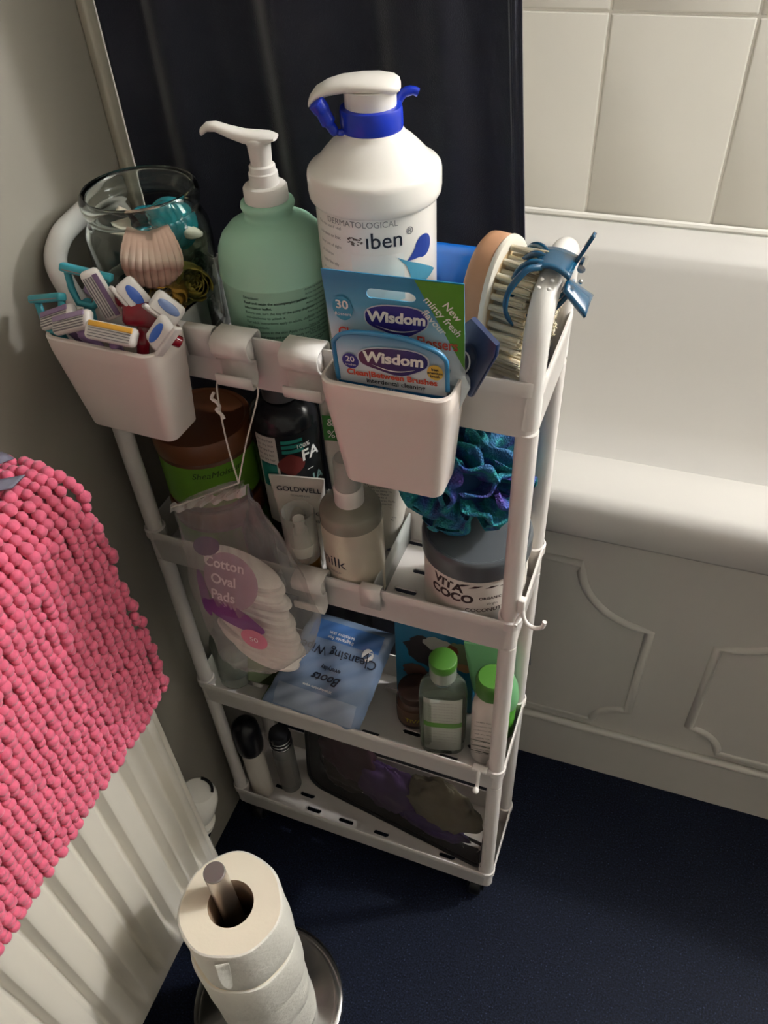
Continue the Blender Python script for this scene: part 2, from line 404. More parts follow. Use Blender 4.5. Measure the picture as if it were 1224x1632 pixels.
def roll(z, dx, dy, h, label, r=.0555, tail=False, tilt=(0, 0)):
    t = thing('toilet_roll', label, 'toilet roll', (sx+dx, sy+dy, z), (tilt[0], tilt[1], 0), 'toilet rolls on the stand', cart=False)
    N = 56; ri = .0246
    outer = lambda a, zz: r + .0012*sin(3*a + zz*20) + .0006*sin(7*a+1)
    R_ = []
    for zz, dr in ((.004, -ri), (.001, -ri+.0005), (0, -.004), (.001, -.0012), (.004, 0), (h*.3, .0004), (h*.6, -.0003), (h-.004, 0), (h-.001, -.0010), (h, -.003)):
        if dr < -.01: R_.append([((ri) * cos(2*pi*k/N), (ri) * sin(2*pi*k/N), zz) for k in range(N)])
        else: R_.append([((outer(2*pi*k/N, zz)+dr) * cos(2*pi*k/N), (outer(2*pi*k/N, zz)+dr) * sin(2*pi*k/N), zz) for k in range(N)])
    part('paper_side', MB().rings(R_, False, False), M_papers, t)
    part('paper_end', MB().rings([[((outer(2*pi*k/N, h)-.003)*cos(2*pi*k/N), (outer(2*pi*k/N, h)-.003)*sin(2*pi*k/N), h) for k in range(N)], [(.044*cos(2*pi*k/N), .044*sin(2*pi*k/N), h-.0006) for k in range(N)],
        [((ri)*cos(2*pi*k/N), (ri)*sin(2*pi*k/N), h-.0006) for k in range(N)]], False, False), M_paper, t)
    part('core', MB().rings([[((ri+.0001)*cos(2*pi*k/N), (ri+.0001)*sin(2*pi*k/N), zz) for k in range(N)] for zz in (0, h*.5, h-.001)], False, False), M_card, t, solid=.001, offset=0)
    if tail:
        def tf(u, v):
            w_ = 13*(1-v)**.7 + .6; a = rad(-76 + w_*(u-.2)); zz = h*.965 - .078*v
            rr = r + .0014 + .008*(1-u)**1.5 * sin(pi*min(1, v*.85+.1))
            return (rr*cos(a), rr*sin(a), zz)
        part('loose_sheet', MB().grid(tf, 14, 12), M_papers, t, solid=.0005, ang=60)
    return t
roll(.0125, .002, -.002, .0975, 'lowest toilet roll, hidden under the others on the chrome stand', r=.057)
roll(.1105, .004, -.006, .0955, 'third toilet roll down on the chrome stand', r=.058)
roll(.2065, .009, -.0085, .0955, 'second toilet roll down, under the loose-sheeted top roll', r=.0592)
roll(.3025, .0118, -.0068, .0975, 'top toilet roll with a loose folded sheet end and open core showing', r=.0560, tail=True)

# ------------------------------------------------------------------ the trolley
CWD, CD = .42, .125
TIERS = [(.944, .052), (.671, .047), (.389, .045), (.103, .047)]
cart = thing('storage_trolley', 'slim white four-tier storage trolley full of toiletries', 'trolley', (0, 0, 0))
def plate(x0, x1, y0, y1, slots, z=0, corner=0):
    """flat plate with slot openings (x0,x1,y0,y1)"""
    xs = sorted({x0, x1, *[v for s in slots for v in s[:2]], *([x0+corner, x1-corner] if corner else [])})
    ys = sorted({y0, y1, *[v for s in slots for v in s[2:]], *([y0+corner, y1-corner] if corner else [])})
    mb = MB(); V = {}
    def vid(x, y):
        k = (round(x, 6), round(y, 6))
        if k not in V: V[k] = len(mb.v); mb.v.append((x, y, z))
        return V[k]
    for a, b_ in zip(xs, xs[1:]):
        for c, d in zip(ys, ys[1:]):
            mx, my = (a+b_)/2, (c+d)/2
            if any(s[0] < mx < s[1] and s[2] < my < s[3] for s in slots): continue
            if corner and (mx < x0+corner or mx > x1-corner) and (my < y0+corner or my > y1-corner):
                px, py = (x0+corner if mx < x0+corner else x1-corner), (y0+corner if my < y0+corner else y1-corner)
                sxn, syn = (-1 if mx < px else 1), (-1 if my < py else 1)
                ring = [vid(px + sxn*corner*cos(t), py + syn*corner*sin(t)) for t in [pi/2*k/5 for k in range(6)]]
                mb.f.append(tuple([vid(px, py)] + ring)); continue
            mb.f.append((vid(a, c), vid(b_, c), vid(b_, d), vid(a, d)))
    for s in slots:      # rounded slot ends
        r = (s[3]-s[2])/2
        for ex, sg in ((s[0], 1), (s[1], -1)):
            for cy0, sy0 in ((s[2], 1), (s[3], -1)):
                cxx, cyy = ex + sg*r, cy0 + sy0*r
                arcp = [vid(cxx - sg*r*cos(t), cyy - sy0*r*sin(t)) for t in [pi/2*k/4 for k in range(5)]]
                mb.f.append(tuple([vid(ex, cy0)] + arcp))
    return mb
def slotset(pat):
    out = []
    for x, y in pat: out.append((x-.0125, x+.0125, y-.0032, y+.0032))
    return out
PAT = [(.06, .080), (.06, .045), (.105, .046), (.105, .100), (.125, .0265), (.18, .0265), (.239, .0265), (.15, .080), (.2, .1), (.245, .097), (.279, .1145), (.29, .044), (.3, .075), (.345, .0265), (.345, .1), (.375, .05)]
for (zt, h) in TIERS:
    mb = MB().loft([(CWD-.007, CD-.007, .013, zt-h, CWD/2, CD/2), (CWD-.005, CD-.005, .014, zt-h+.002, CWD/2, CD/2), (CWD-.0022, CD-.0022, .015, zt-.0135, CWD/2, CD/2), (CWD-.0005, CD-.0005, .0155, zt-.0125, CWD/2, CD/2), (CWD, CD, .016, zt-.001, CWD/2, CD/2),
       (CWD-.001, CD-.001, .0155, zt, CWD/2, CD/2), (CWD-.0042, CD-.0042, .0145, zt, CWD/2, CD/2), (CWD-.005, CD-.005, .014, zt-.0015, CWD/2, CD/2), (CWD-.011, CD-.011, .012, zt-h+.003, CWD/2, CD/2)], 6, cap0=False, cap1=False)
    o = part('tray', mb, M_cart, cart, ang=40)
    pl = plate(.0037, CWD-.0037, .0037, CD-.0037, slotset(PAT), zt-h+.003, .012)
    part('tray_floor', pl, M_cart, o, solid=.0022, smooth=False)
PX = (.0105, CWD-.0105); PY = (.0115, CD-.0115)
for px in PX:
    for py in PY:
        for k in range(3):
            z0 = TIERS[k+1][0]-TIERS[k+1][1]+.004; z1 = TIERS[k][0]-TIERS[k][1]+.002
            p = part('post', MB().lathe([(.0092, z0), (.0092, z1)], 28, cap0=True).at(), M_cart, cart)
            for v in p.data.vertices: v.co.x += px; v.co.y += py
            c_ = part('post_socket', MB().at(px, py, 0).lathe([(.0115, TIERS[k+1][0]-.012), (.0118, TIERS[k+1][0]-.001), (.0098, TIERS[k+1][0]+.0005)], 24, cap0=False, cap1=False), M_cart, cart)
for px, lean in ((PX[0], -.018), (PX[1], .0)):
    dz = -.006 if lean else 0
    pts = spline([(px, PY[0], .90), (px, PY[0], .935), (px+lean*.5, PY[0]+.001, .958+dz*.5), (px+lean, PY[0]+.007, .981+dz), (px+lean, PY[0]+.022, .996+dz), (px+lean, PY[0]+.045, 1.001+dz), (px+lean, .080, 1.003+dz), (px+lean, .100, 1.000+dz), (px+lean*.9, .112, .990+dz), (px+lean*.5, PY[1], .968+dz*.5), (px, PY[1], .93), (px, PY[1], .90)], 5)
    hd = part('handle', MB().tube(pts, .0095, 20), M_cart2, cart, ang=80)
    if lean == 0:
        gd = MB().ball(.0017, 8, 4, sz=.7).mesh('grip_dot', M_cart2)
        for q in (.024, .034, .078, .086, .094):
            for dx in (-.0036, .0036):
                z = .9985 + .0035*sin((q-.02)/.08*pi) + .0088
                part('grip_dot', gd, M_cart2, hd).location = (px+dx, q, z - .0002)
for px, py in ((.03, .022), (CWD-.026, .022), (.03, CD-.022), (CWD-.026, CD-.022)):
    mb = MB().at(px, py, .045).lathe([(.011, 0), (.011, .008), (.005, .009), (.005, .013)], 16)
    for sg in (-1, 1):
        mb.at(px + sg*.0115, py, .0195, ry=90).rings([[(x*1.0, y, z) for x, y in [(-.028, -.010), (-.028, .010), (-.004, .0125), (.006, .008), (.006, -.008), (-.004, -.0125)]] for z in (-.0012, .0012)])
    c_ = part('caster', mb, M_black, cart)
    part('wheel', MB().at(px, py, .0195, ry=90).lathe([(.012, -.009), (.018, -.008), (.0195, -.005), (.0195, .005), (.018, .008), (.012, .009)], 24), M_black, c_)

# small clip and hook things on the trays
def ribbon(sec, x0, x1, t=.0022):
    """strip following section (y,z) extruded from x0 to x1"""
    return MB().rings([[(x, y, z) for y, z in sec] for x in (x0, x1)], False, False, closed=False)
def tray_hook(x, zt, label, grp=None, y0=0, w_=.033):
    t = thing('tray_hook', label, 'hook', (x, 0, zt), group=grp)
    h = w_/2
    sec = [(.0065, -.018), (.0065, .0012), (.005, .0032), (-.004, .0036), (-.012, .0022), (-.0155, -.0005), (-.0150, -.008), (-.0115, -.0135), (-.0045, -.0175), (-.0045, -.034), (-.007, -.0385), (-.012, -.0405), (-.0165, -.0395), (-.018, -.036), (-.018, -.0285)]
    part('hook_plate', ribbon(sec, -h, h), M_hook, t, solid=.0022, ang=24)
    part('raised_band', ribbon([(.004, .0042), (-.005, .0048), (-.013, .0032), (-.0168, -.0002), (-.0163, -.008)], -h*.15, h*.1), M_hook, t, solid=.0010)
    # side cheek
    part('side_cheek', MB().at().add([(h-.002, y, z) for y, z in ((-.003, .002), (-.012, .001), (-.015, -.001), (-.0145, -.008), (-.011, -.0135), (-.0045, -.017), (-.0045, -.034), (-.010, -.040), (-.0035, -.034), (-.003, -.01))], [tuple(range(10))]), M_hook, t, solid=.0018)
    return t
tray_hook(.172, .944, 'white plastic hook on the top tray holding the cotton pad bag string', 'white tray hooks')
tray_hook(.233, .944, 'empty white plastic hook on the top tray left of the dental caddy', 'white tray hooks')
tray_hook(.206, .671, 'white plastic hook on the second tray beside the cotton pad bag', 'white tray hooks')
def divider(x, zt, h, label, tint):
    t = thing('tray_divider', label, 'divider', (x, 0, zt))
    mb = MB().add([(-.001, .006, -.002), (-.001, CD-.007, -.002), (-.001, CD-.009, -h+.004), (-.001, .009, -h+.004)], [(0, 1, 2, 3)])
    part('divider_panel', mb, tint, t, solid=.0018)
    part('front_clip', ribbon([(.0065, -.014), (.0065, .0012), (.004, .0028), (-.002, .0028), (-.0035, .0012), (-.0035, -.026)], -.011, .011), M_cart2, t, solid=.0016)
    return t
M_div = mat('clear_divider', 'd9dcd6', .25, trans=.35)
divider(.112, .944, .05, 'pale upright divider across the top tray between glass jar and mint bottle', M_div)
divider(.270, .671, .045, 'pale upright divider across the second tray left of the grey-lidded jar', M_div)
t = thing('wire_hook', 'small white double hook on the second tray beside the right post', 'hook', (.421, .006, .690))
part('hook_arm', MB().tube(spline([(0, 0, .006), (.0015, -.002, -.004), (.006, -.004, -.013), (.014, -.005, -.016), (.021, -.004, -.013), (.0225, -.003, -.006)], 6), .0022, 10), M_cart2, t, ang=80)
part('hook_clip', MB().at(-.001, .001, -.004).rbox(.007, .008, .018, .0015).at().tube(spline([(0, -.002, -.004), (-.003, -.008, -.012), (-.003, -.011, -.013)], 4), .0018, 8), M_cart2, t)
t = thing('peg_hook', 'small white peg hook on the third tray under the green-capped bottles', 'hook', (.392, -.002, .389))
part('hook_arm', MB().tube(spline([(0, .002, .001), (0, -.003, -.004), (0, -.004, -.020), (0, -.008, -.027), (0, -.011, -.026)], 6), .0025, 10).at(0, -.012, -.0255).ball(.0042, 12, 8), M_cart2, t, ang=80)
part('hook_clip', MB().at(0, 0.003, -.004).rbox(.018, .009, .0065, .0015), M_cart2, t)

# ------------------------------------------------------------------ caddies
def caddy(x, z, label, w_=.104, d_=.052, h=.098, rz=0, tape=.82):
    t = thing('hanging_caddy', label, 'caddy', (x, -.0045 - d_/2, z-h), (0, 0, rz), 'white hanging caddies')
    q = tape
    S = [(w_*q-.006, d_*.8-.006, .006, 0), (w_*q-.001, d_*.8-.001, .0085, .0015), (w_*q, d_*.8, .009, .004), (w_*.985, d_*.985, .011, h-.0145), (w_*.99, d_*.99, .0115, h-.0140), (w_, d_, .012, h-.001), (w_-.001, d_-.001, .012, h), (w_-.0042, d_-.0042, .0105, h), (w_-.005, d_-.005, .010, h-.0015), (w_*q-.005, d_*.8-.005, .007, .004), (w_*q-.012, d_*.8-.012, .006, .0028)]
    S = [(a, b_, c, d, 0, (d_-b_)/2*.85) for a, b_, c, d in S]
    part('bin', MB().loft(S, 6), mat('caddy_plastic', 'e6d9cf', .28, sss=.04), t, ang=40)
    part('hanger', MB().at().rings([[(xx, y, zz) for y, zz in ((d_/2-.003, h-.02), (d_/2-.002, h-.002), (d_/2+.001, h+.002), (d_/2+.008, h+.002), (d_/2+.0095, h), (d_/2+.0095, h-.016))] for xx in (-w_*.3, w_*.3)], False, False, closed=False), M_cart2, t, solid=.0018)
    return t
caddy(.3175, .957, 'white hanging caddy on the right holding the interdental packs', w_=.099, h=.101)
cl = caddy(.0765, .950, 'white hanging caddy on the left packed with razors', w_=.108, h=.094, rz=-2)
t = single('caddy_clip', ribbon([(.0065, -.016), (.0065, .0012), (.004, .003), (-.002, .003), (-.0038, .0012), (-.0038, -.024)], -.013, .013), M_cart2, 'flat white clip over the top tray rim beside the razor caddy', 'clip', (.137, 0, .944), solid=.0016)
# ------------------------------------------------------------------ top tray things
Z1 = .944 - .052 + .0032; Z2 = .671 - .047 + .0032; Z3 = .389 - .045 + .0032; Z4 = .103 - .047 + .0032
# glass jar of potpourri
jar = thing('glass_jar', 'clear glass jar of shells and potpourri on the left of the top tray', 'jar', (.064, .0605, Z1))
outer = [(.030, 0), (.044, .001), (.0500, .006), (.0515, .015), (.0525, .090), (.0515, .102), (.0475, .110), (.0455, .113), (.0455, .1165), (.0480, .1185), (.0492, .123), (.0492, .128), (.0482, .1325), (.0462, .1345), (.0440, .1335), (.0428, .130), (.0425, .117), (.0428, .112), (.0455, .107), (.0490, .100), (.0502, .088), (.0492, .018), (.047, .009), (.042, .006), (.02, .0055)]
part('jar_body', MB().lathe(outer, 64), M_glass, jar, ang=60)
def inj(x, y, z): return (.064 + x, .0605 + y, Z1 + z)
M_scal = grad('scallop_pink', [(0, 'c08a78'), (.35, 'edc3b0'), (.55, 'c4907e'), (.8, 'f3dcc8'), (1, 'ecc9b4')], 2, -.02, .02, .6, .35, 60)
def scallop(u, v):
    a = (u - .5) * 2.0; rib = .0011 * cos(u * 2*pi * 10) * v
    x = (2*u-1)*(.0155*(1-v)**.6 + .0030*sin(pi*v)) + .021*v*sin(a)/sin(1)
    zz = .024 - .032*v - .013*v*(cos(a)-.54)/.46 + .005*abs(2*u-1)*(1-v)
    return (x, -(.012*sin(pi*min(1, v*.85+.05))*cos(a*.9)) - rib, zz + .0006*sin(v*38))
sc = single('scallop_shell', MB().grid(scallop, 60, 14), M_scal, 'pinkish ribbed scallop shell pressed against the front of the glass jar', 'shell', inj(.024, -.035, .090), (-8, 6, 34), solid=.002, offset=1)
M_turq = mat('turquoise_shell', '1b7d86', .12, coat=.6, var=.3, vscale=60)
M_cream = mat('cream_shell', 'e8dcc6', .4)
def cone_shell(name, label, loc, rot, m, s_=1):
    t = thing(name, label, 'shell', inj(*loc), rot)
    mb = MB(); R_ = []
    for i in range(30):
        q = i / 29; r = (.021 * (1 - q)**.8 + .001) * (1 + .05*sin(q*50)) * s_
        R_.append([(r * cos(2*pi*k/24 + q*3), r*1.0 * sin(2*pi*k/24 + q*3) * (1 + .0*k), q * .042 * s_) for k in range(24)])
    R_.insert(0, [(x*.72, y*.72, -.006*s_) for x, y, z in R_[0]])
    R_.insert(0, [(x*.3, y*.3, -.005*s_) for x, y, z in R_[0]])
    part('shell_body', mb.rings(R_), m, t, ang=60)
    part('shell_lip', MB().tube([(.0165*s_*cos(a), .0165*s_*sin(a), -.005*s_) for a in [k*2*pi/30 for k in range(26)]], .0022, 8), M_cream, t, ang=80)
    return t
cone_shell('sea_shell', 'large glossy turquoise shell with pale lip at the top right of the jar', (.022, .006, .103), (60, 62, -18), M_turq, .98)
cone_shell('sea_shell', 'turquoise shell at the back of the jar mouth, behind the pale-lipped one', (-.012, .018, .092), (40, -20, 40), M_turq, .8)
def curl(loc, rot, s_, label, col='b58a3c', name='wood_flower'):
    t = MB()
    for L in range(8):
        r0 = .002 + .0018*L
        t.at(0,0,0, rz=L*50, rx=L*7-12).grid(lambda u, v: ((r0+.0016*sin(u*2*pi*3+L))*cos(u*2*pi*.93)*s_, (r0+.0016*sin(u*2*pi*3+L))*sin(u*2*pi*.93)*s_, (-.006+.014*v+.0018*sin(u*40+L*2))*s_), 34, 3)
    return single(name, t, mat('petal_' + col, col, .75, var=.3, vscale=140), label, 'dried flower', inj(*loc), rot, solid=.0006, ang=70)
curl((.027, -.030, .058), (70, 0, 30), 1.05, 'yellow-brown dried wood flower low at the front of the jar', 'b98a34')
curl((.040, -.014, .062), (60, 20, 60), 1.1, 'yellow-green dried wood flower at the right side of the jar', 'a39440')
curl((.036, .004, .066), (20, 50, 10), .9, 'dark green dried flower behind the scallop in the jar', '3b4a30')
curl((.012, .030, .030), (20, 10, 10), 1.2, 'dark brown dried flower low at the back of the jar', '3a2c1c')
curl((-.020, .012, .022), (70, 10, 50), 1.2, 'dark dried flower low at the left of the jar', '2e2a20')
curl((.024, .022, .108), (20, 30, 10), .5, 'small cream wood curl at the top right of the jar', 'd9c39a')
def berries(loc, n, col, label):
    t = MB()
    for k in range(n): t.at(random.uniform(-.011,.011), random.uniform(-.006,.006), random.uniform(-.006,.006)).ball(.0042, 10, 6)
    return single('seed_cluster', t, mat('seed_'+col, col, .5), label, 'seed pod', inj(*loc))
berries((.004, -.038, .044), 9, '8b5e3a', 'cluster of small brown seeds under the scallop shell in the jar')
single('shell_piece', MB().grid(lambda u, v: (.020*(u-.5), .009*(v-.5)*sin(pi*(.08+.84*u)), .004*sin(u*pi)*sin(v*pi)), 12, 8), M_cream, 'small cream shell piece against the right of the jar under its shoulder', 'shell', inj(.040, .000, .100), (60, 20, 40), solid=.001)
single('dark_pod', MB().tube(spline([(-.03, -.012, .02), (-.026, -.008, .06), (-.018, -.002, .085), (-.006, -.006, .108)], 6), [.0028]*6+[.0036]*6+[.003]*6+[.004], 8), mat('pod', '1d1712', .6), 'dark twisted seed pod standing at the left inside the jar', 'seed pod', inj(0, 0, 0))
single('pale_petal', MB().grid(lambda u, v: (.022*(u-.5), .022*(v-.5), .004*sin(u*pi)*sin(v*pi)), 8, 8), M_cream, 'pale dried petal at the left of the jar mouth', 'dried flower', inj(-.026, .006, .099), (30, 30, 20), solid=.0006)
single('dried_filler', MB().lathe([(.02, 0), (.045, .001), (.0475, .01), (.0475, .036), (.042, .044), (.030, .046), (.0, .046)], 40), mat('moss', '2c2a1e', .95, bump=1, bscale=300, var=.6, vscale=120), 'dark dried moss filling the bottom of the jar', 'dried flower', inj(0, 0, .0068))
bpy.data.objects['dried_filler']['kind'] = 'stuff'
def leafball(u, v):
    a, b_ = 2*pi*u, pi*v; k = 1 + .3*noise.noise(Vector((cos(a)*sin(b_)*3, sin(a)*sin(b_)*3, cos(b_)*3+4))) + .12*noise.noise(Vector((cos(a)*sin(b_)*11, sin(a)*sin(b_)*11, cos(b_)*11)))
    return (.025*k*cos(a)*sin(b_), .025*k*sin(a)*sin(b_), -.030*k*cos(b_))
single('leaf_bundle', MB().grid(leafball, 44, 26, closed_u=True), mat('leaf_dark', '34351f', .9, var=.6, vscale=90, bump=.8, bscale=140), 'dark green bundle of dried leaves filling the back right of the jar', 'dried flower', inj(.016, .014, .072), ang=50)

# mint pump bottle
M_mint = mat('mint_plastic', 'a6d2b8', .38, sss=.08)
M_pump = mat('pump_white', 'ece6dd', .28)
mint = thing('pump_bottle', 'mint green pump bottle with white dispenser on the top tray', 'bottle', (.1815, .0625, Z1), (0, 0, 30))
part('bottle_body', MB().lathe([(.030, 0), (.041, .001), (.0440, .004), (.0455, .012), (.0462, .078), (.0470, .0795), (.0470, .0808), (.0463, .0822), (.0462, .090), (.0446, .100), (.0405, .109), (.034, .116), (.026, .1205), (.0205, .1225), (.0190, .1240), (.0190, .127), (.0205, .1295), (.0215, .1320), (.0208, .1345), (.018, .1355)], 56), M_mint, mint, ang=60)
part('collar', MB().lathe([(.0155, .1345), (.0172, .1355), (.0174, .1365), (.0172, .1455), (.0160, .147), (.0115, .1478), (.0112, .1565), (.0102, .1575), (.0100, .1615), (.0090, .1625), (.0080, .1625)], 36).at(), M_pump, mint, ang=40)
pd = MB().lathe([(.0080, .162), (.0090, .177), (.0098, .178), (.0100, .181), (.009, .182)], 28)
pd.at(0, 0, -.0155, rz=158).rings([[(x, y*wy, z + y2) for x, y, z, wy, y2 in [(xx, cos(a), zz, ww, hh*sin(a)) for a in [2*pi*k/16 for k in range(16)]]] for xx, zz, ww, hh in ((-.014, .1975, .006, .002), (-.008, .1975, .0085, .004), (0, .1970, .0090, .0050), (.010, .1975, .0080, .005), (.022, .2005, .0064, .0044), (.032, .2040, .0054, .0036), (.039, .2035, .0046, .0034), (.044, .2000, .0038, .0030))])
part('pump_head', pd, M_pump, mint, ang=60)
M_green_ink = mat('green_ink', '1d3b33', .6)
txt = ["Directions:", "Read and retain the accompanying patient", "information leaflet.", "Before use, turn the top of the pump dispenser", "anti-clockwise to unlock it.", "For adult instructions apply to adults, children", "and the elderly:", "For application to the skin: Apply the emollient to", "the affected areas and massage gently into the skin", "as directed. Repeat as often as required.", "Allow sufficient time for the cream to be absorbed", "before dressing."]
for k, l in enumerate(txt):
    text(l, .0031, M_green_ink, mint, R=.0464, ang=-40, x=0, z=.0745 - .0043*k, align='LEFT', bold=.00006 if k < 3 else 0, name='directions')
for k in range(12):
    text("Active ingredients", .0026, M_green_ink, mint, R=.0464, ang=24, x=0, z=.078 - .0040*k, align='LEFT', name='directions')

# tall white dermatological pump bottle
M_wb = mat('bottle_white', 'f0ebe2', .24, sss=.04)
M_blue = mat('royal_blue_plastic', '1733b4', .25)
M_navy = mat('navy_print', '27408f', .35)
cet = thing('pump_bottle', 'tall white pump bottle with royal blue collar on the top tray', 'bottle', (.273, .0625, Z1), (0, 0, 22))
part('bottle_body', MB().lathe([(.030, 0), (.042, .001), (.0438, .005), (.0446, .012), (.0446, .1465), (.0450, .1480), (.0466, .1490), (.0482, .1515), (.0488, .156), (.0488, .1665), (.0482, .1695), (.0468, .1712), (.0448, .1720), (.0405, .1758), (.0345, .1822), (.0290, .1875), (.0250, .1905), (.0232, .1925), (.0220, .195)], 64), M_wb, cet, ang=38)
part('blue_collar', MB().lathe([(.0195, .1945), (.0216, .195), (.0222, .1965), (.0218, .2085), (.0213, .2095), (.0190, .210)], 44), M_blue, cet, ang=40)
part('collar_tab', MB().tube(spline([(-.019, -.009, .196), (-.025, -.010, .197), (-.029, -.010, .203), (-.033, -.009, .211), (-.037, -.009, .217)], 6), [.0022]*6+[.0035]*6+[.0052]*6+[.006]*6+[.004], 10).at(), M_blue, cet, ang=80)
part('collar_tab', MB().tube(spline([(.018, .008, .207), (.023, .010, .213), (.029, .010, .2145), (.033, .010, .213)], 6), [.003]*6+[.0034]*6+[.003]*7, 10), M_blue, cet, ang=80)
hd = MB().lathe([(.0178, .2095), (.0180, .219), (.0185, .2215)], 40)
def hsec(xx, zz, ww, hh): return [(xx, ww*cos(a), zz + hh*sin(a)) for a in [2*pi*k/20 for k in range(20)]]
hd.at(0, 0, .0375, rz=178, sc=.825).rings([hsec(*q) for q in ((-.0255, .2235, .006, .0015), (-.0245, .2240, .013, .004), (-.020, .2245, .0185, .0062), (-.008, .2255, .0215, .0072), (.006, .2262, .0205, .0068), (.022, .2262, .0165, .0060), (.034, .2240, .0145, .0055), (.044, .2200, .0125, .0048), (.0495, .2150, .011, .0036), (.051, .2130, .009, .0025))])
part('pump_head', hd, M_pump, cet, ang=60)
Rb = .0447
M_gink = mat('grey_print', '8d8b86', .6)
text('DERMATOLOGICAL', .0062, M_gink, cet, R=Rb, ang=-16, z=.1445)
text('ıben', .0165, M_ink, cet, R=Rb, ang=6, z=.1325, bold=.0001)
text('®', .0075, M_ink, cet, R=Rb, ang=31, z=.1365)
sm = MB()
for k in range(26):
    a = rad(-21 + random.uniform(-7, 7)); zz = .1325 + random.uniform(-.003, .003); d = .0011
    sm.add([((Rb+.0002)*sin(a-.02), -(Rb+.0002)*cos(a-.02), zz-d*.7), ((Rb+.0002)*sin(a+.02), -(Rb+.0002)*cos(a+.02), zz-d*.6), ((Rb+.0002)*sin(a+.015), -(Rb+.0002)*cos(a+.015), zz), ((Rb+.0002)*sin(a-.02), -(Rb+.0002)*cos(a-.02), zz+.0003)], [(0,1,2,3)])
part('worn_print', sm, mat('worn_ink', '6f665f', .7), cet, kind='stuff')
def drop(n=26):
    out = []
    for k in range(n + 1):
        t = -2.55 + 5.1 * k / n; out.append((.0085*cos(t) + .0115, .0085*sin(t)))
    return [(-.006, .0004)] + out + [(-.006, -.0004)]
part('drop_print', wrap_shape(Rb, [(x*cos(.45)-z*sin(.45), x*sin(.45)+z*cos(.45)) for x, z in drop()], .0095, .1165, ang=22), M_navy, cet, smooth=False)
part('swirl_print', wrap_shape(Rb, [(-.013, .006), (-.004, .001), (.006, -.004), (.018, -.011), (.026, -.0165), (.012, -.020), (-.002, -.019), (-.003, -.010), (-.006, -.002)], .0095, .113, ang=22), mat('teal_print', '4d93ad', .4), cet, smooth=False)
part('pale_print', wrap_patch(Rb, -26, 24, .085, .122, eps=.0001), grad('pale_fade', [(0, '9cc2cc'), (.7, 'dfe6e0'), (1, 'efe9e0')], 2, .085, .124, .35), cet)
for k, l in enumerate(['Do not use if seal', 'is broken or lost', 'keep out of sight', 'of children', 'Apply liberally', 'PL 0123 / 45']):
    text(l, .0034, M_gink, cet, R=Rb, ang=-66, z=.140 - .0072*k, align='LEFT', name='small_print')

# blue wash bottle lying behind
bb = thing('blue_packet', 'glossy bright blue packet behind the white pump bottle', 'packet', (.330, .1065, Z1))
M_bb = mat('bright_blue', '1c6fd0', .2, coat=.3)
part('packet_body', MB().loft([(.055, .018, .008, 0), (.064, .022, .010, .004), (.066, .022, .010, .04), (.066, .020, .009, .075), (.064, .012, .0058, .088), (.060, .004, .002, .0945)], 5), M_bb, bb, ang=70)
part('packet_band', MB().loft([(.0664, .0224, .010, .050), (.0664, .0215, .010, .066)], 5, False, False), mat('deep_blue', '12489c', .3), bb)

# dry body brush
br = thing('body_brush', 'round wooden body brush with cream bristles standing in the top tray', 'brush', (.3650, .066, Z1+.001), (0, 0, -14))
M_wood = mat('beech_wood', 'b98a68', .5, var=.18, vscale=35)
def oval(q, x, n=48, dz=.060, cz=.066): return [(x, q*.039*cos(2*pi*k/n), cz + q*dz*sin(2*pi*k/n)) for k in range(n)]
part('wooden_back', MB().rings([oval(.80, -.011), oval(.93, -.0105), oval(.99, -.0075), oval(1, -.003), oval(1, .005), oval(.98, .0075)]), M_wood, br, ang=50)
part('cushion_rim', MB().rings([oval(.99, .0070), oval(1.01, .0085), oval(1.0, .0110), oval(.94, .0118), oval(.9, .0115)]), mat('cream_rubber', 'e6dfd0', .4), br, ang=50)
part('cushion', MB().rings([oval(.90, .0112), oval(.6, .0135), oval(.05, .0145)]), mat('tan_rubber', 'cdb28a', .7), br)
M_brist = mat('bristle', 'dccfb2', 1.0, var=.08, vscale=120, spec=0, sss=.5)
bs = MB(); nubs = []
ncol = 0
for i in range(-5, 6):
    for j in range(-8, 9):
        y = i*.0066 + (.0033 if j % 2 else 0); z = j*.0066
        q = math.hypot(y/.033, z/.053)
        if q > 1: continue
        lower = z < -.012 and q < .72
        if (i*3 + j*5) % 11 == 0 and q < .95: nubs.append((y, z)); continue
        if lower and (i + j) % 2: continue
        L = .031 - .003*q if not lower else .018
        jx, jy, jz = [random.uniform(-.0014, .0014) for _ in range(3)]
        bs.at().tube([(.012, y, .066+z), (.012+L*.4, y+jy*.4, .066+z+jz*.4), (.012+L*.85+jx, y+jy, .066+z+jz), (.012+L+jx, y+jy, .066+z+jz)], [.0024, .0026, .0029, .0018], 8)
        for h in range(9):
            a = random.uniform(0, 6.3); oy, oz = .0030*cos(a), .0028*sin(a)
            bs.tube([(.013, y+oy*.5, .066+z+oz*.5), (.012+L+jx*1.6, y+oy*1.2+jy, .066+z+oz*1.2+jz)], [.0008, .0005], 5)
part('bristles', bs, M_brist, br, kind='stuff', ang=75)
nb = MB().tube([(.012, 0, 0), (.031, 0, 0)], [.0022, .0022], 10).at(.0325, 0, 0).ball(.0036, 12, 8).mesh('massage_nub', mat('nub', 'f0e6d0', .3))
for y, z in nubs: part('massage_nub', nb, M_brist, br).location = (0, y, .066+z)

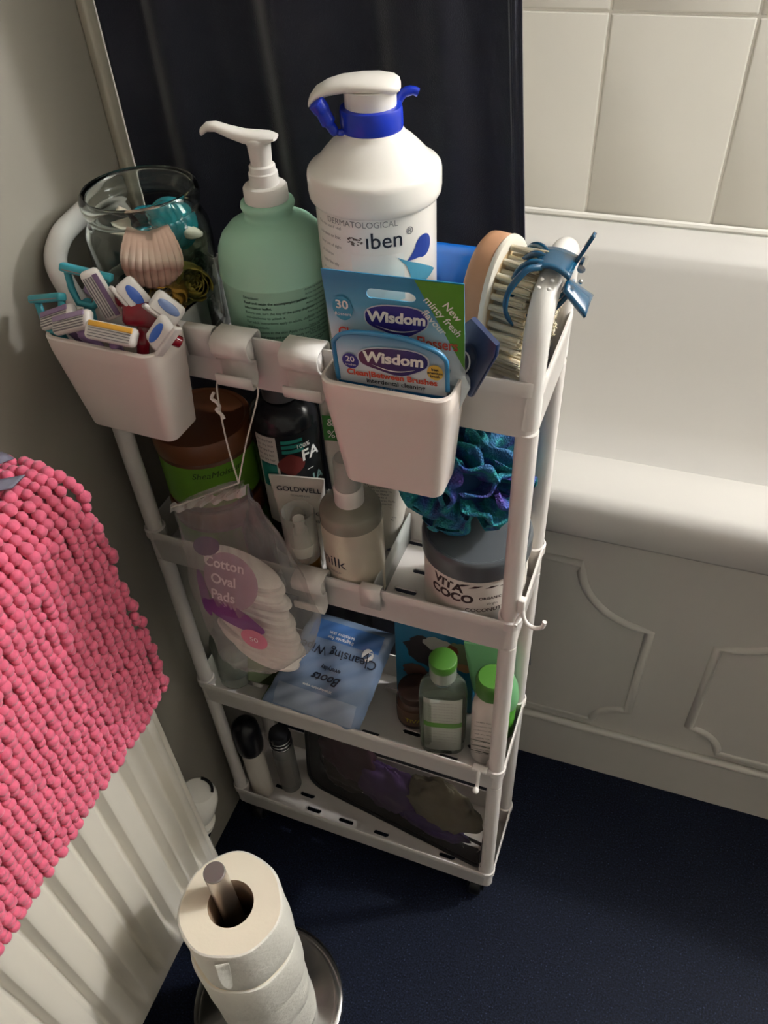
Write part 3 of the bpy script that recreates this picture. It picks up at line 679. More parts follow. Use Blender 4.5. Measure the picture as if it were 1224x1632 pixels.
# claw clip on the right handle
M_teal = mat('teal_plastic', '0c4c6e', .2, coat=.5)
hc = thing('claw_clip', 'dark teal plastic claw hair clip clamped on the right trolley handle', 'hair clip', (.4095, .051, 1.001))
def clipsurf(u, v): return (-.011 + .026*u, (-.016 + .034*v)*(1 - .15*sin(u*pi)), .0125 + .0045*sin(u*pi*.9 + .2) - .0035*u)
part('clip_body', MB().grid(clipsurf, 10, 6), M_teal, hc, solid=.0024, offset=0)
for y, y0, dz in ((-.027, -.012, -.003), (-.010, -.006, 0), (.008, .003, 0), (.027, .011, .001)):
    pts = spline([(-.006, y0, .014), (-.014, y0*.5 + y*.5, .0145), (-.022, y*.95, .008+dz), (-.0255, y*1.05, -.002+dz), (-.0245, y*1.1, -.012+dz), (-.019, y*1.1, -.021+dz)], 5)
    part('tooth', MB().tube(pts, [.0026]*12 + [.0022]*6 + [.0018]*5 + [.0014, .0011, .0008], 8), M_teal, hc, ang=80)
for y in (-.016, .004, .020):
    pts = spline([(.014, y*.6, -.006), (.006, y*.9, -.0155), (-.004, y, -.020), (-.014, y, -.022)], 5)
    part('tooth', MB().tube(pts, .0019, 8), M_teal, hc, ang=80)
part('wing', MB().grid(lambda u, v: (.014 + .010*u, .012 + .008*(v-.5)*(1.2-.4*u) + .004*u, .009 + .020*u), 8, 5), M_teal, hc, solid=.0026, offset=0)
part('wing', MB().grid(lambda u, v: (.012 + .018*u, -.010 + .022*(v-.5)*(.8+.6*u), .002 - .014*u + .003*sin(v*pi)), 8, 6), M_teal, hc, solid=.0024, offset=0)
part('spring_pin', MB().at(.020, .008, .010).tube([(0, -.008, 0), (0, .008, 0)], .0030, 10).at(.022, -.010, .006).ball(.0018, 8, 6), M_chrome, hc)

# ------------------------------------------------------------------ packs in the right caddy
def card(name, label, cat, loc, rot, pts, m, depth=.0008, **k):
    t = thing(name, label, cat, loc, rot, **k)
    part('card', MB().poly(pts, 0, depth), m, t, ang=30)
    return t
M_packA = grad('pack_blue_fade', [(0, 'e8eef0'), (.46, 'e6edf0'), (.62, 'b4d6e4'), (.80, '5aa9cb'), (1, '2f86b2')], 2, .03, .128, .28, .05, 8)
fa = thing('flosser_pack', 'larger blue and white dental flosser pack with green corner in the right caddy', 'packet', (.3205, -.021, .905), (7, 0, 3))
W2 = .0485
# header card with a hanging slot: built as a plate, x = width, y -> height
pa = plate(-W2, W2, .055, .131, [(-.018, .016, .1125, .1200)])
pa.v = [(x, 0, z) for x, z, _ in pa.v]
part('header_card', pa, M_packA, fa, solid=.0008, smooth=False)
part('pack_box', MB().add([(-W2, 0, .055), (W2, 0, .055), (W2+.004, -.002, .047), (-W2-.004, -.002, .047), (-W2+.011, -.001, 0), (W2-.013, -.001, 0), (-W2, .014, .055), (W2, .014, .055), (-W2+.011, .016, 0), (W2-.013, .016, 0)],
    [(0,1,2,3), (3,2,5,4), (0,6,7,1), (6,8,9,7), (0,3,4,8,6), (1,7,9,5,2), (4,5,9,8)]), M_packA, fa, smooth=False)
M_greenp = mat('print_green', '5f9a2f', .3); M_purp = mat('print_purple', '37308a', .28); M_red = mat('print_red', 'd8503a', .4)
M_circ = mat('print_teal', '3f9dc0', .3); M_silver = mat('print_silver', 'cfd6de', .25)
def flat(name, pts, m, par, y=-.0003):
    return part(name, MB().add([(x, y, z) for x, z in pts], [tuple(range(len(pts)))]), m, par, smooth=False)
flat('green_corner', [(.016, .131), (W2, .131), (W2, .062)], M_greenp, fa, -.0011)
for k, l in enumerate(('New', 'minty fresh', 'flavour')):
    text(l, .0078, M_white_ink, fa, x=.0405 - .0062*k, z=.1095 - .0050*k, y=-.0013, rot=-50, bold=.0001, name='corner_lettering')
def blob(w_, h_, n=40, p=2.6, low=0): 
    out = []
    for k in range(n):
        a = 2*pi*k/n; c_, s_ = cos(a), sin(a)
        x = w_/2 * math.copysign(abs(c_)**(2/p), c_); z = h_/2 * math.copysign(abs(s_)**(2/p), s_)
        if z < 0: z *= 1 + low*math.exp(-((x - w_*.08)/(w_*.25))**2)
        out.append((x, z + .06*x))
    return out
def brand(par, cx, cz, w_, h_, y, m=M_purp, ts=.0185):
    flat('logo_edge', [(x*1.045 + cx, z*1.09 + cz) for x, z in blob(w_, h_, low=.5)], M_silver, par, y)
    flat('logo_badge', [(x + cx, z + cz) for x, z in blob(w_, h_, low=.5)], m, par, y-.0002)
    text('Wisdom', ts, M_white_ink, par, x=cx+.000, z=cz+.0005, y=y-.0004, bold=.0005, shear=.12, rot=2, name='logo_lettering')
    flat('logo_smile', [(cx - .016 + .032*k/12, cz - h_*.33 - .0032*sin(pi*k/12)) for k in range(13)] + [(cx + .016 - .032*k/12, cz - h_*.33 - .0042*sin(pi*k/12)) for k in range(13)], M_white_ink, par, y-.0004)
brand(fa, .0015, .0985, .044, .0205, -.0011, ts=.0118)
flat('count_circle', [(-.0365 + .0072*cos(a), .1020 + .0100*sin(a)) for a in [2*pi*k/28 for k in range(28)]], M_circ, fa, -.0011)
text('30', .0095, M_white_ink, fa, x=-.0365, z=.1050, y=-.0014, bold=.0002); text('flossers', .0040, M_white_ink, fa, x=-.0365, z=.0975, y=-.0014)
text('Clean Between Flossers', .0094, M_red, fa, x=.001, z=.0815, y=-.0013, bold=.00015, tz=1.35, space=.95)
text('with fluoride, mint and tea tree', .0055, M_circ, fa, x=.004, z=.0600, y=-.0013)
ba = thing('brush_pack', 'smaller rounded interdental brush pack in front of the flosser pack', 'packet', (.3200, -.0365, .915), (6, 0, 3))
W3 = .0405
top = [(-W3+.007, 0), (W3-.009, 0), (W3, .040), (W3, .063), (W3-.0016, .068), (W3-.006, .0725), (W3-.014, .076), (.012, .0800), (-.010, .0812), (-.026, .0800), (-.034, .0775), (-W3+.0016, .0725), (-W3, .068), (-W3, .038)]
M_packB = grad('pack_blue_edge', [(0, '1d6ea8'), (.27, '2377b0'), (.285, 'e9edf0'), (.60, 'dfe8ee'), (.85, '8fb9d2'), (1, '3c82ae')], 2, .018, .080, .22, .03, 10, coat=.4)
part('card', MB().poly(top, 0, .0035), M_packB, ba, ang=30)
edge = [(x, -.0002, z) for x, z in top[2:]]
part('rim', MB().tube(spline(edge, 3), .0017, 8), mat('print_rim', '3c86b3', .25, coat=.4), ba, ang=80)
part('pack_body', MB().at(0, .010, 0).rbox(.060, .013, .060, .003), mat('blister_grey', '9eb0bb', .2), ba)
M_mar = grad('badge_maroon', [(0, '6d3350'), (.4, '4b3068'), (1, '2c2f74')], 0, -.025, .03, .25)
brand(ba, .0025, .0620, .050, .0185, -.0012, M_mar, ts=.0125)
flat('count_circle', [(-.0292 + .0062*cos(a), .0560 + .0066*sin(a)) for a in [2*pi*k/24 for k in range(24)]], M_purp, ba, -.0011)
text('20', .0068, M_white_ink, ba, x=-.0292, z=.0578, y=-.0014, bold=.0001); text('brushes', .0026, M_white_ink, ba, x=-.0292, z=.0530, y=-.0014)
text('Clean|Between Brushes', .0069, M_red, ba, x=.0005, z=.0465, y=-.0014, bold=.00025)
text('interdental cleaning', .0055, M_ink, ba, x=.003, z=.0405, y=-.0014, bold=.0001)
flat('blue_band', [(-W3+.006, .010), (W3-.007, .010), (W3, .0345), (-W3, .0375)], mat('band_blue', '1f6ca6', .25), ba, -.0012)
text('FINE SIZE', .0042, mat('pale_ink', '9cc4dc', .4), ba, x=-.006, z=.0340, y=-.0015)
flat('gold_seal', [(.0325 + .0058*cos(a), .0560 + .0066*sin(a)) for a in [2*pi*k/24 for k in range(24)]], mat('gold_print', 'd8b24c', .35), ba, -.0017)
for k, l in enumerate(('best', 'premium', 'brush')): text(l, .0030, M_ink, ba, x=.0325, z=.0590 - .003*k, y=-.0020, bold=.0001)
nb_ = thing('floss_blister', 'navy plastic floss pack with clear bubble sticking out right of the flosser pack', 'packet', (.3615, -.0135, .945), (0, 24, -28))
part('navy_card', MB().at(0, 0, 0).loft([(.028, .003, .001, 0), (.030, .004, .001, .002), (.032, .004, .001, .050), (.026, .004, .001, .058)], 3), mat('navy_card', '142850', .3, coat=.2), nb_)
part('clear_bubble', MB().at(-.002, -.003, .026, rx=90).ball(.012, 20, 10, sx=.75, sy=1.25, sz=.55), M_clearp, nb_, ang=80)
part('floss_loop', MB().at(-.002, -.006, .026).tube([(.006*cos(a), 0, .010*sin(a)) for a in [2*pi*k/20 for k in range(20)]], .0006, 6, closed=True), mat('floss_white', 'f4f4f0', .4), nb_, ang=80)

# ------------------------------------------------------------------ razors in the left caddy
M_rw = mat('razor_white', 'e3dcd6', .25); M_steel = mat('razor_steel', '8d8688', .3, metal=.8); M_lil = mat('razor_lilac', '8a6d92', .35)
M_rred = mat('razor_red', '9c1226', .15, coat=.6, trans=.3); M_tq = mat('razor_turquoise', '3f9fab', .3)
def razor(label, loc, rot, strip='8a6d92', handle=M_lil, face=True, oval_=False, hl=.030, grp=None):
    """head faces -Y, long in X, handle runs down"""
    t = thing('razor', label, 'razor', loc, rot, group=grp)
    if not oval_:
        h = part('head', MB().at(0, 0, -.0075).rbox(.042, .009, .015, .003, .0035), M_rw, t)
        part('strip', MB().at(0, -.0048, .0022).rbox(.036, .0012, .0042, .0005), mat('strip_' + strip, strip, .5), h)
        for k in range(4): part('blade', MB().box(-.017, .017, -.0053, -.0040, .0006-.0021*k, .0012-.0021*k), M_steel, h)
    else:
        h = part('head', MB().at(0, 0, -.009).rbox(.027, .009, .018, .004, .0045), M_rw, t)
        part('strip', MB().at(0, -.0044, 0, rx=90).lathe([(.0098, -.0004), (.0098, .0006), (.0085, .0009), (0, .0009)], 24, sy=.40), mat('strip_' + strip, strip, .3, coat=.3), h)
        part('guard', MB().at(0, .002, -.0105).rbox(.031, .008, .0035, .0012), M_rw, h)
    hp = spline([(0, .004, -.003), (0, .009, -.006), (0, .009+.86*hl*.4, -.006-.5*hl*.4), (0, .009+.86*hl, -.006-.5*hl)], 5)
    part('handle', MB().tube(hp, [.0035]*5 + [.0050]*10 + [.0048], 10), handle, t, ang=80)
    return t
zc = .952
razor('lilac razor at the far left of the left caddy, head lying on the rim', (.036, -.042, zc+.010), (-40, -24, -4), '9a7ea2')
razor('lilac razor in front, right of the far left one in the caddy', (.055, -.048, zc+.012), (-42, -20, 0), 'a68fae', hl=.02)
razor('white razor with an orange strip at the front of the left caddy', (.094, -.052, zc+.011), (-44, 8, 8), 'd9a03c', hl=.02)
razor('lilac razor standing upright in the middle of the left caddy', (.076, -.030, zc+.030), (-18, 74, 12), '7d6585', hl=.016)
razor('red razor with blue strip at the back of the left caddy', (.101, -.024, zc+.030), (-38, 62, 20), '3f63b8', M_rred, oval_=True, hl=.018)
razor('red razor with grey-blue strip nearest the glass jar in the left caddy', (.128, -.022, zc+.022), (-40, 50, 26), '6d83b4', M_rred, oval_=True, hl=.016)
razor('red razor with bright blue strip hanging over the right corner of the left caddy', (.132, -.042, zc+.012), (-46, -48, 22), '2f66c9', M_rred, oval_=True, hl=.006)
rb = MB()
part_red = thing('razor', 'glossy red razor handle bundled among the heads in the left caddy', 'razor', (.106, -.030, zc+.006), (-20, 10, 20))
part('handle', MB().rbox(.030, .012, .020, .004), M_rred, part_red)
part('grip', MB().at(0, .004, -.038).rbox(.010, .008, .040, .003), M_rred, part_red)
def frame_razor(label, loc, rot):
    t = thing('razor', label, 'razor', loc, rot)
    part('head_bar', MB().at(0, 0, -.003).rbox(.041, .008, .0065, .0014), M_tq, t)
    part('blade', MB().box(-.018, .018, -.0043, -.0040, -.0015, -.0006), M_steel, t)
    part('frame', MB().tube([(-.016, .002, -.002), (-.012, .004, -.016), (-.006, .005, -.026), (.006, .005, -.026), (.012, .004, -.016), (.016, .002, -.002)], .0030, 8), M_tq, t, ang=80)
    part('handle', MB().tube(spline([(0, .005, -.024), (.001, .010, -.030), (.002, .018, -.044)], 5), .0042, 10), M_tq, t, ang=80)
    return t
frame_razor('turquoise razor sticking out furthest left of the caddy', (.025, -.036, zc+.022), (-30, -16, -8))
frame_razor('turquoise razor tilted up behind the leftmost turquoise one', (.060, -.022, zc+.042), (-20, 14, 14))
bpy.context.view_layer.update()
# ------------------------------------------------------------------ second tray things
M_brown = mat('brown_plastic', '5a3422', .3); M_lime = mat('lime_label', '5d8f24', .45)
def tub(z, label, h, lid_h, grp=None):
    t = thing('cosmetic_tub', label, 'tub', (.069, .060, z), (0, 0, 30))
    part('tub_body', MB().lathe([(.04, 0), (.0475, .001), (.0495, .005), (.050, h - .004), (.048, h-.002)], 48), M_brown, t, ang=50)
    part('label', wrap_patch(.0500, -100, 100, .010, h-.008, n=40), M_lime, t)
    part('lid', MB().lathe([(.049, h-.003), (.0512, h-.0025), (.0515, h), (.0515, h+lid_h-.002), (.0500, h+lid_h), (.046, h+lid_h), (.045, h+lid_h-.0012), (.0, h+lid_h-.0012)], 56), mat('brown_lid', '6b3f26', .28), t, ang=40)
    return t
tub(Z2, 'lower brown tub under the green-labelled tub on the second tray', .062, .018)
t = tub(Z2 + .0805, 'upper brown tub with green label and copper-brown lid on the second tray', .070, .020)
text('SheaMoisture', .0105, mat('dark_green_ink', '1f3410', .6), t, R=.0502, ang=14, z=.052, shear=.3)
text('POWER GREENS', .0045, mat('dark_green_ink', '1f3410', .6), t, R=.0502, ang=14, z=.030, bold=.0001)
text('ENERGIZING', .0045, mat('dark_green_ink', '1f3410', .6), t, R=.0502, ang=14, z=.024, bold=.0001)
t = thing('hair_gel_bottle', 'dark bottle with teal and maroon label lettered FA and NA on the second tray', 'bottle', (.153, .083, Z2), (0, 0, 32))
M_smoke = mat('smoke_plastic', '24262a', .2, trans=.2)
Rd = .0345
part('bottle_body', MB().lathe([(.03, 0), (.0335, .002), (Rd, .006), (Rd, .176), (.0335, .184), (.030, .191), (.023, .197), (.0165, .199), (.0165, .202)], 44), M_smoke, t, ang=50)
part('cap', MB().lathe([(.0160, .200), (.0180, .2005), (.0180, .218), (.0168, .220), (0, .220)], 36), mat('grey_cap', '4a4b4c', .35), t, ang=40)
part('label', wrap_patch(Rd, -62, 60, .055, .174, n=30), mat('label_black', '101417', .35), t)
part('label_side', wrap_patch(Rd, -62, -22, .055, .172, eps=.0004, n=12), mat('label_white', 'cfcac2', .5), t)
part('label_teal', wrap_patch(Rd, -58, -26, .106, .138, eps=.0006, n=10), mat('label_teal', '1f7f74', .45), t)
for k in range(3): part('label_stripe', wrap_patch(Rd, -14, 22, .164-.006*k, .168-.006*k, eps=.0006, n=8), mat('label_teal', '1f7f74', .45), t)
part('label_fruit', wrap_shape(Rd, [(.012*cos(a)+.002*cos(3*a), .014*sin(a)) for a in [2*pi*k/30 for k in range(30)]], -.001, .137, 0, .0006), mat('label_maroon', '6a2420', .5), t, smooth=False)
text('100%', .007, M_white_ink, t, R=Rd+.0006, ang=22, z=.158, bold=.0001)
text('FA', .019, M_white_ink, t, R=Rd+.0006, ang=34, z=.145, bold=.0004)
text('–', .014, M_white_ink, t, R=Rd+.0006, ang=30, z=.127)
text('NA', .017, mat('pale_teal_ink', '8fb5ae', .5), t, R=Rd+.0006, ang=36, z=.111, bold=.0003)
for k in range(6): text('for dry hair', .004, M_ink, t, R=Rd+.0005, ang=-42, z=.167-.006*k, name='small_print')
# big white tube with fold at the back
M_tube = mat('tube_white', 'd9d3c8', .35)
t = thing('lotion_tube', 'large white tube with green logo square and small print, at the second tray back', 'tube', (.232, .098, Z2), (-3, 0, 10))
part('tube_body', MB().loft([(.036, .030, .014, .0), (.060, .034, .016, .012), (.078, .034, .016, .060), (.088, .026, .012, .130), (.092, .010, .0048, .190), (.092, .003, .0014, .203), (.092, .003, .0014, .212)], 6), M_tube, t, ang=60)
flat('green_square', [(-.040, .150), (-.024, .150), (-.024, .180), (-.040, .180)], mat('leaf_green', '2f7a2c', .4), t, -.0145)
text('&', .012, M_white_ink, t, x=-.032, z=.172, y=-.0150); text('%', .012, M_white_ink, t, x=-.032, z=.158, y=-.0150)
for k in range(22):
    text(('Directions: apply to damp hair and body, lather and rinse well', 'Ingredients: Aqua, Glycerin, Parfum, Sodium Chloride, Citric Acid')[k % 2][:34 - (k % 5)*3], .0036, M_ink, t, x=.006, z=.142 - .0042*k, y=-.0145-.0001*k, align='LEFT' if 0 else 'CENTER', name='small_print')
t = thing('conditioner_tube', 'slim white tube lettered GOLDWELL behind the foam pump on the second tray', 'tube', (.176, .049, Z2), (0, 0, 10))
part('tube_body', MB().loft([(.032, .022, .010, .0), (.036, .026, .012, .006), (.046, .022, .010, .060), (.054, .012, .0058, .100), (.058, .002, .0009, .123), (.058, .002, .0009, .127)], 6), M_tube, t, ang=60)
text('GOLDWELL', .0088, M_ink, t, x=.002, z=.113, y=-.0042, bold=.0001); text('DUALSENSES', .0035, M_gink, t, x=.003, z=.106, y=-.0055)
text('JUNGLE', .007, M_ink, t, x=.018, z=.086, y=-.0092, bold=.0001, align='CENTER'); text('repair', .007, M_ink, t, x=.018, z=.077, y=-.0102)
# dropper bottle
t = thing('nozzle_bottle', 'small black-blue bottle with a pointed nozzle beside the cotton pad bag', 'bottle', (.136, .022, Z2))
part('bottle_body', MB().lathe([(.013, 0), (.0152, .002), (.0155, .070), (.013, .078), (.008, .083)], 28), mat('blue_black', '0c1020', .25), t, ang=50)
part('nozzle', MB().lathe([(.0085, .082), (.0085, .090), (.004, .100), (.0018, .122), (.001, .124)], 20), mat('blue_black', '0c1020', .25), t, ang=50)
# foam pump
M_amber = mat('amber_liquid', 'a5773c', .1, trans=.55, ior=1.33)
t = thing('foam_pump', 'little foam pump bottle with clear cap and amber liquid on the second tray', 'bottle', (.187, .022, Z2))
part('bottle_body', MB().lathe([(.015, 0), (.0172, .002), (.0172, .050), (.0150, .054)], 32), M_amber, t, ang=50)
part('pump_head', MB().lathe([(.0150, .053), (.0168, .055), (.0168, .064), (.0150, .072), (.0105, .077), (.0055, .079), (.0050, .092), (.0060, .093), (.0060, .097), (.0, .098)], 32), mat('pump_milky', 'e8e4da', .3, sss=.1), t, ang=50)
part('clear_cap', MB().lathe([(.0172, .046), (.0176, .047), (.0172, .106), (.0160, .1075), (.0155, .106), (.0160, .047)], 36, False, False), clear('cap_clear', 'f2f2ee', .14, .1), t, ang=50)
# cream bottle
M_pearl = mat('pearl_label', 'd9d0ba', .3, metal=.25)
t = thing('spray_bottle', 'clear bottle with pearly cream label and white spray collar on the second tray', 'bottle', (.240, .034, Z2), (0, 0, 22))
part('bottle_body', MB().lathe([(.024, 0), (.0285, .001), (.0305, .005), (.0308, .114), (.0300, .1195), (.0285, .122), (.016, .1255), (.013, .127)], 52), mat('grey_clear_plastic', 'aaa594', .12, trans=.3), t, ang=50)
part('label', wrap_patch(.0308, -125, 125, .008, .106, n=50), M_pearl, t)
part('collar', MB().lathe([(.0125, .125), (.0142, .1255), (.0145, .127), (.0145, .143), (.0138, .1445), (.0120, .146), (.0095, .1465), (.0095, .152)], 36), M_pump, t, ang=40)
part('clear_cap', MB().lathe([(.0126, .1445), (.0128, .1455), (.0120, .178), (.0105, .1805), (.0, .181)], 32, False, False), clear('cap_frost', 'd9d8d2', .35, .3), t, ang=50)
part('spray_head', MB().lathe([(.0085, .150), (.0085, .165), (.007, .168), (0, .168)], 20), mat('pump_milky', 'e8e4da', .3, sss=.1), t, ang=50)
text('milk', .0200, M_ink, t, R=.0311, ang=-46, x=0, z=.066); text('MAKEUP', .0040, M_gink, t, R=.0311, ang=-40, x=0, z=.052)
# coconut tub
t = thing('coconut_tub', 'round white coconut oil tub with grey lid under the bath pouf', 'tub', (.3615, .058, Z2), (0, 0, 10))
Rv = .0515
part('tub_body', MB().lathe([(.045, 0), (.050, .002), (Rv, .006), (Rv, .082), (.0505, .084)], 56), mat('tub_white', 'd3ccc2', .3), t, ang=50)
M_brink = mat('brown_ink', '3a2524', .5)
text('VITA', .0150, M_brink, t, R=Rv, ang=-26, z=.070, bold=.0006, rot=-4)
text('COCO', .0150, M_brink, t, R=Rv, ang=-22, z=.056, bold=.0007)
text('ORGANIC', .0050, M_brink, t, R=Rv, ang=22, z=.058, bold=.00015); text('virgin', .0050, M_brink, t, R=Rv, ang=24, z=.050); text('COCONUT OIL', .0070, M_brink, t, R=Rv, ang=22, z=.041, bold=.0001)
for k in range(4): text('EXTRA VIRGIN', .0060, M_gink, t, R=Rv, ang=62, z=.060, rot=80, x=-.012+.006*k)
for a0, a1 in ((-.022, .2), (-.010, .05), (.006, -.15), (.020, -.3)):
    part('palm_leaf', wrap_shape(Rv, [(a0, .000), (a0+.006, .0035+a1*.004), (a0+.014, .0030+a1*.01), (a0+.007, .0008+a1*.004)], .006, .0725, 2, .0003), M_brink, t, smooth=False)
part('lid', MB().lathe([(.0515, .082), (.0530, .0825), (.0535, .085), (.0535, .102), (.0528, .1045), (.0510, .1062), (.0490, .1062), (.0478, .1050), (0, .1050)], 60), mat('grey_lid', '55595c', .3), t, ang=35)

# bath pouf
M_pouf = grad('pouf_mesh', [(.30, '20306c'), (.40, '1f6690'), (.47, '1a8a88'), (.53, '1b7890'), (.60, '2c4f98'), (.70, '54429a')], 2, 5, 6, .65, 1.0, 30)
nt = M_pouf.node_tree; vn = nt.nodes.new('ShaderNodeTexVoronoi'); vn.inputs['Scale'].default_value = 520; bp = nt.nodes.new('ShaderNodeBump'); bp.inputs['Strength'].default_value = .7; bp.inputs['Distance'].default_value = .002
tcn = nt.nodes.new('ShaderNodeTexCoord'); nt.links.new(tcn.outputs['Object'], vn.inputs['Vector']); nt.links.new(vn.outputs['Distance'], bp.inputs['Height']); nt.links.new(bp.outputs[0], nt.nodes['Principled BSDF'].inputs['Normal'])
pf = thing('bath_pouf', 'ruffled turquoise and purple mesh bath pouf resting on the grey-lidded tub', 'sponge', (.3420, .0605, Z2 + .164))
random.seed(3)
NQ = 54
for q in range(NQ):
    th = math.acos(1 - 2*(q+.5)/NQ); ph = q * 2.399
    d = Vector((sin(th)*cos(ph), sin(th)*sin(ph), cos(th)))
    u_ = d.orthogonal().normalized(); v_ = d.cross(u_)
    al = random.uniform(0, pi); e1 = u_*cos(al) + v_*sin(al); e2 = -u_*sin(al) + v_*cos(al)
    R0 = .056 * random.uniform(.88, 1.04); ph0 = random.uniform(0, 6); Lw = random.uniform(.020, .027); bend = random.uniform(.4, 1.0)*random.choice((-1, 1))
    def ruff(u, v, d=d, e1=e1, e2=e2, R0=R0, ph0=ph0, Lw=Lw, bend=bend):
        t = v * 1.25; r = .014 + (R0 - .014) * sin(min(t, 1.25) * pi/2 * .96)
        s_ = (u-.5)*2*Lw*(.3 + .7*sin(min(1, v*1.1)*pi/2))
        wv = .0048*v*sin(u*2*pi*1.4+ph0) + bend*.012*v*v
        p = d*(r - s_*s_*16) + e1*s_ + e2*wv
        return (p.x*1.24, max(-.056, min(.052, p.y*.98)), max(-.058, p.z*1.10))
    part('mesh_ruffle', MB().grid(ruff, 20, 10), M_pouf, pf, ang=180)
part('core', MB().ball(.034, 20, 12), mat('pouf_core', '17406e', .8), pf)

# ------------------------------------------------------------------ cotton pad bag on the hook
bag = thing('cotton_pad_bag', 'clear drawstring bag of cotton pads hanging from the top tray hook', 'bag', (.165, -.030, .811))
def P2(x, z): return (x - .165, z - .811)
Ls = [P2(.158, .806), P2(.118, .786), P2(.081, .755), P2(.083, .735), P2(.085, .703), P2(.079, .650), P2(.083, .610), P2(.090, .575), P2(.097, .540), P2(.101, .527)]
Rs = [P2(.168, .808), P2(.172, .803), P2(.180, .787), P2(.188, .765), P2(.202, .722), P2(.213, .672), P2(.223, .630), P2(.213, .592), P2(.184, .556), P2(.150, .533)]
def interp(L, t):
    q = t*(len(L)-1); i = min(int(q), len(L)-2); f = q - i
    return (L[i][0]*(1-f)+L[i+1][0]*f, L[i][1]*(1-f)+L[i+1][1]*f)
def bagf(sg):
    def fn(u, v):
        a, b_ = interp(Ls, v), interp(Rs, v)
        x = a[0]*(1-u)+b_[0]*u; z = a[1]*(1-u)+b_[1]*u
        th = (.0035 + .0265*max(0, min(1, (v-.22)/.3))) * (1 - .55*max(0, (v-.85)/.15))
        wr = .0010*sin(u*34 + v*9) + .0012*sin(v*42 + u*11) + .0008*sin(u*70+v*31)
        wr *= 1 if v > .2 else 2.0
        y = sg*(th*(1 - abs(2*u-1)**4)**.6 + .0) + wr
        return (x, y, z)
    return fn
M_film = clear('clear_film', 'f4f1ee', .06, .12)
part('film', MB().grid(bagf(-1), 46, 50).grid(bagf(1), 46, 50), M_film, bag, ang=80)
def onbag(off):
    """point in front of the film at x, z: smooth bulge without the fine wrinkles"""
    def f(x, z):
        v = max(0.0, min(1.0, (-.02 - z) / .27)); a, b_ = interp(Ls, v), interp(Rs, v)
        t = max(.0, min(1.0, (x - a[0]) / max(1e-4, b_[0] - a[0])))
        th = .0035 + .0265*max(0, min(1, (v-.22)/.3))
        return (x, -th*max(0, 1 - abs(2*t-1)**4)**.6 + off, z)
    return f
ob_ = onbag(-.0030)
def bagpatch(name, cx, cz, rx, rz_, m, n=12, rot=0):
    mb = MB(); vs = []; 
    for i in range(n+1):
        for k in range(28):
            r = i/n; a = 2*pi*k/28; x, z = rx*r*cos(a), rz_*r*sin(a)
            x, z = x*cos(rot)-z*sin(rot), x*sin(rot)+z*cos(rot)
            vs.append(ob_(cx+x, cz+z))
    mb.add(vs, [(i*28+k, i*28+(k+1) % 28, (i+1)*28+(k+1) % 28, (i+1)*28+k) for i in range(n) for k in range(28)])
    part(name, mb, m, bag, ang=80)
def film_ink(name, col, a):
    m = clear(name, col, a, .3); return m
for nm, x_, z_, rx_, rz__, m_, r_ in (('purple_print', .142, .690, .030, .031, film_ink('film_mauve', 'c9aec2', .55), .2), ('purple_print', .146, .650, .034, .013, film_ink('film_purple', '8a4d90', .6), -.35), ('purple_print', .116, .722, .016, .010, film_ink('film_violet', '7d6488', .5), .4), ('purple_print', .111, .668, .006, .026, film_ink('film_purple', '8a4d90', .6), .25)):
    bagpatch(nm, P2(x_, z_)[0], P2(x_, z_)[1], rx_, rz__, m_, rot=r_)
ob_ = onbag(-.0038)
bagpatch('pink_dot', P2(.164, .624)[0], P2(.164, .624)[1], .0150, .0155, film_ink('film_pink', 'd2708a', .85))
ob_ = onbag(-.0046)
M_bagink = mat('bag_lettering', 'f2e6ec', .5)
for k, (l, s_) in enumerate((('Cotton', .0150), ('Oval', .0150), ('Pads', .0150))):
    text(l, s_, M_bagink, bag, fn=lambda x, z: ob_(x, z), x=P2(.136-.001*k, 0)[0], z=P2(0, .708-.0175*k)[1], bold=.0003)
text('50', .010, M_bagink, bag, fn=lambda x, z: ob_(x, z), x=P2(.164, 0)[0], z=P2(0, .624)[1])
gather = MB()
for k in range(7):
    u0 = k/6; a, b_ = interp(Ls, .10), interp(Rs, .12)
    gather.tube([(Ls[2][0]*(1-u0)+Rs[1][0]*u0 + .003*sin(j*2.2+k), .002*sin(j*3+k*2)-.003, Ls[2][1]*(1-u0)+Rs[1][1]*u0 + .004 - .004*j + .002*sin(k*2.3)) for j in range(5)], .0012, 5)
part('drawstring_hem', MB().grid(lambda u, v: ((Ls[2][0]*(1-u)+Rs[1][0]*u), -.004 + .0018*sin(u*38)+.004*(v-.5), Ls[2][1]*(1-u)+Rs[1][1]*u + .008*(v-.3) + .0012*sin(u*27)), 60, 5), clear('hem_film', 'efe9e4', .42, .3), bag, ang=80)
M_string = mat('string_white', 'ddd6cc', .8)
k_ = (0, -.002, 0)
h1, h2 = (-.0125, .015, .090), (.0262, .015, .090)
part('string', MB().tube(spline([k_, (-.0065, .003, .045), h1, (-.006, .0185, .0958), (.007, .0188, .0960), (.020, .0185, .0958), h2, (.0125, .005, .045), k_], 4), .00075, 6), M_string, bag)
part('string', MB().tube([k_, (-.040, -.004, -.025), (-.082, -.004, -.052)], .0007, 6), M_string, bag)
part('string_knot', MB().tube(spline([(-.014, .011, .086), (-.016, .009, .081), (-.011, .008, .079), (-.010, .009, .073), (-.013, .008, .071), (-.008, .007, .067), (-.006, .006, .064)], 4), .0015, 6), M_string, bag)
M_cot = mat('cotton', 'f6efe6', .98, bump=.4, bscale=400)
pad = MB().lathe([(.010, -.0036), (.028, -.0036), (.031, -.0024), (.032, 0), (.031, .0024), (.028, .0036), (.010, .0036)], 32, sy=.60)
pme = pad.mesh('pad', M_cot)
NP = 17
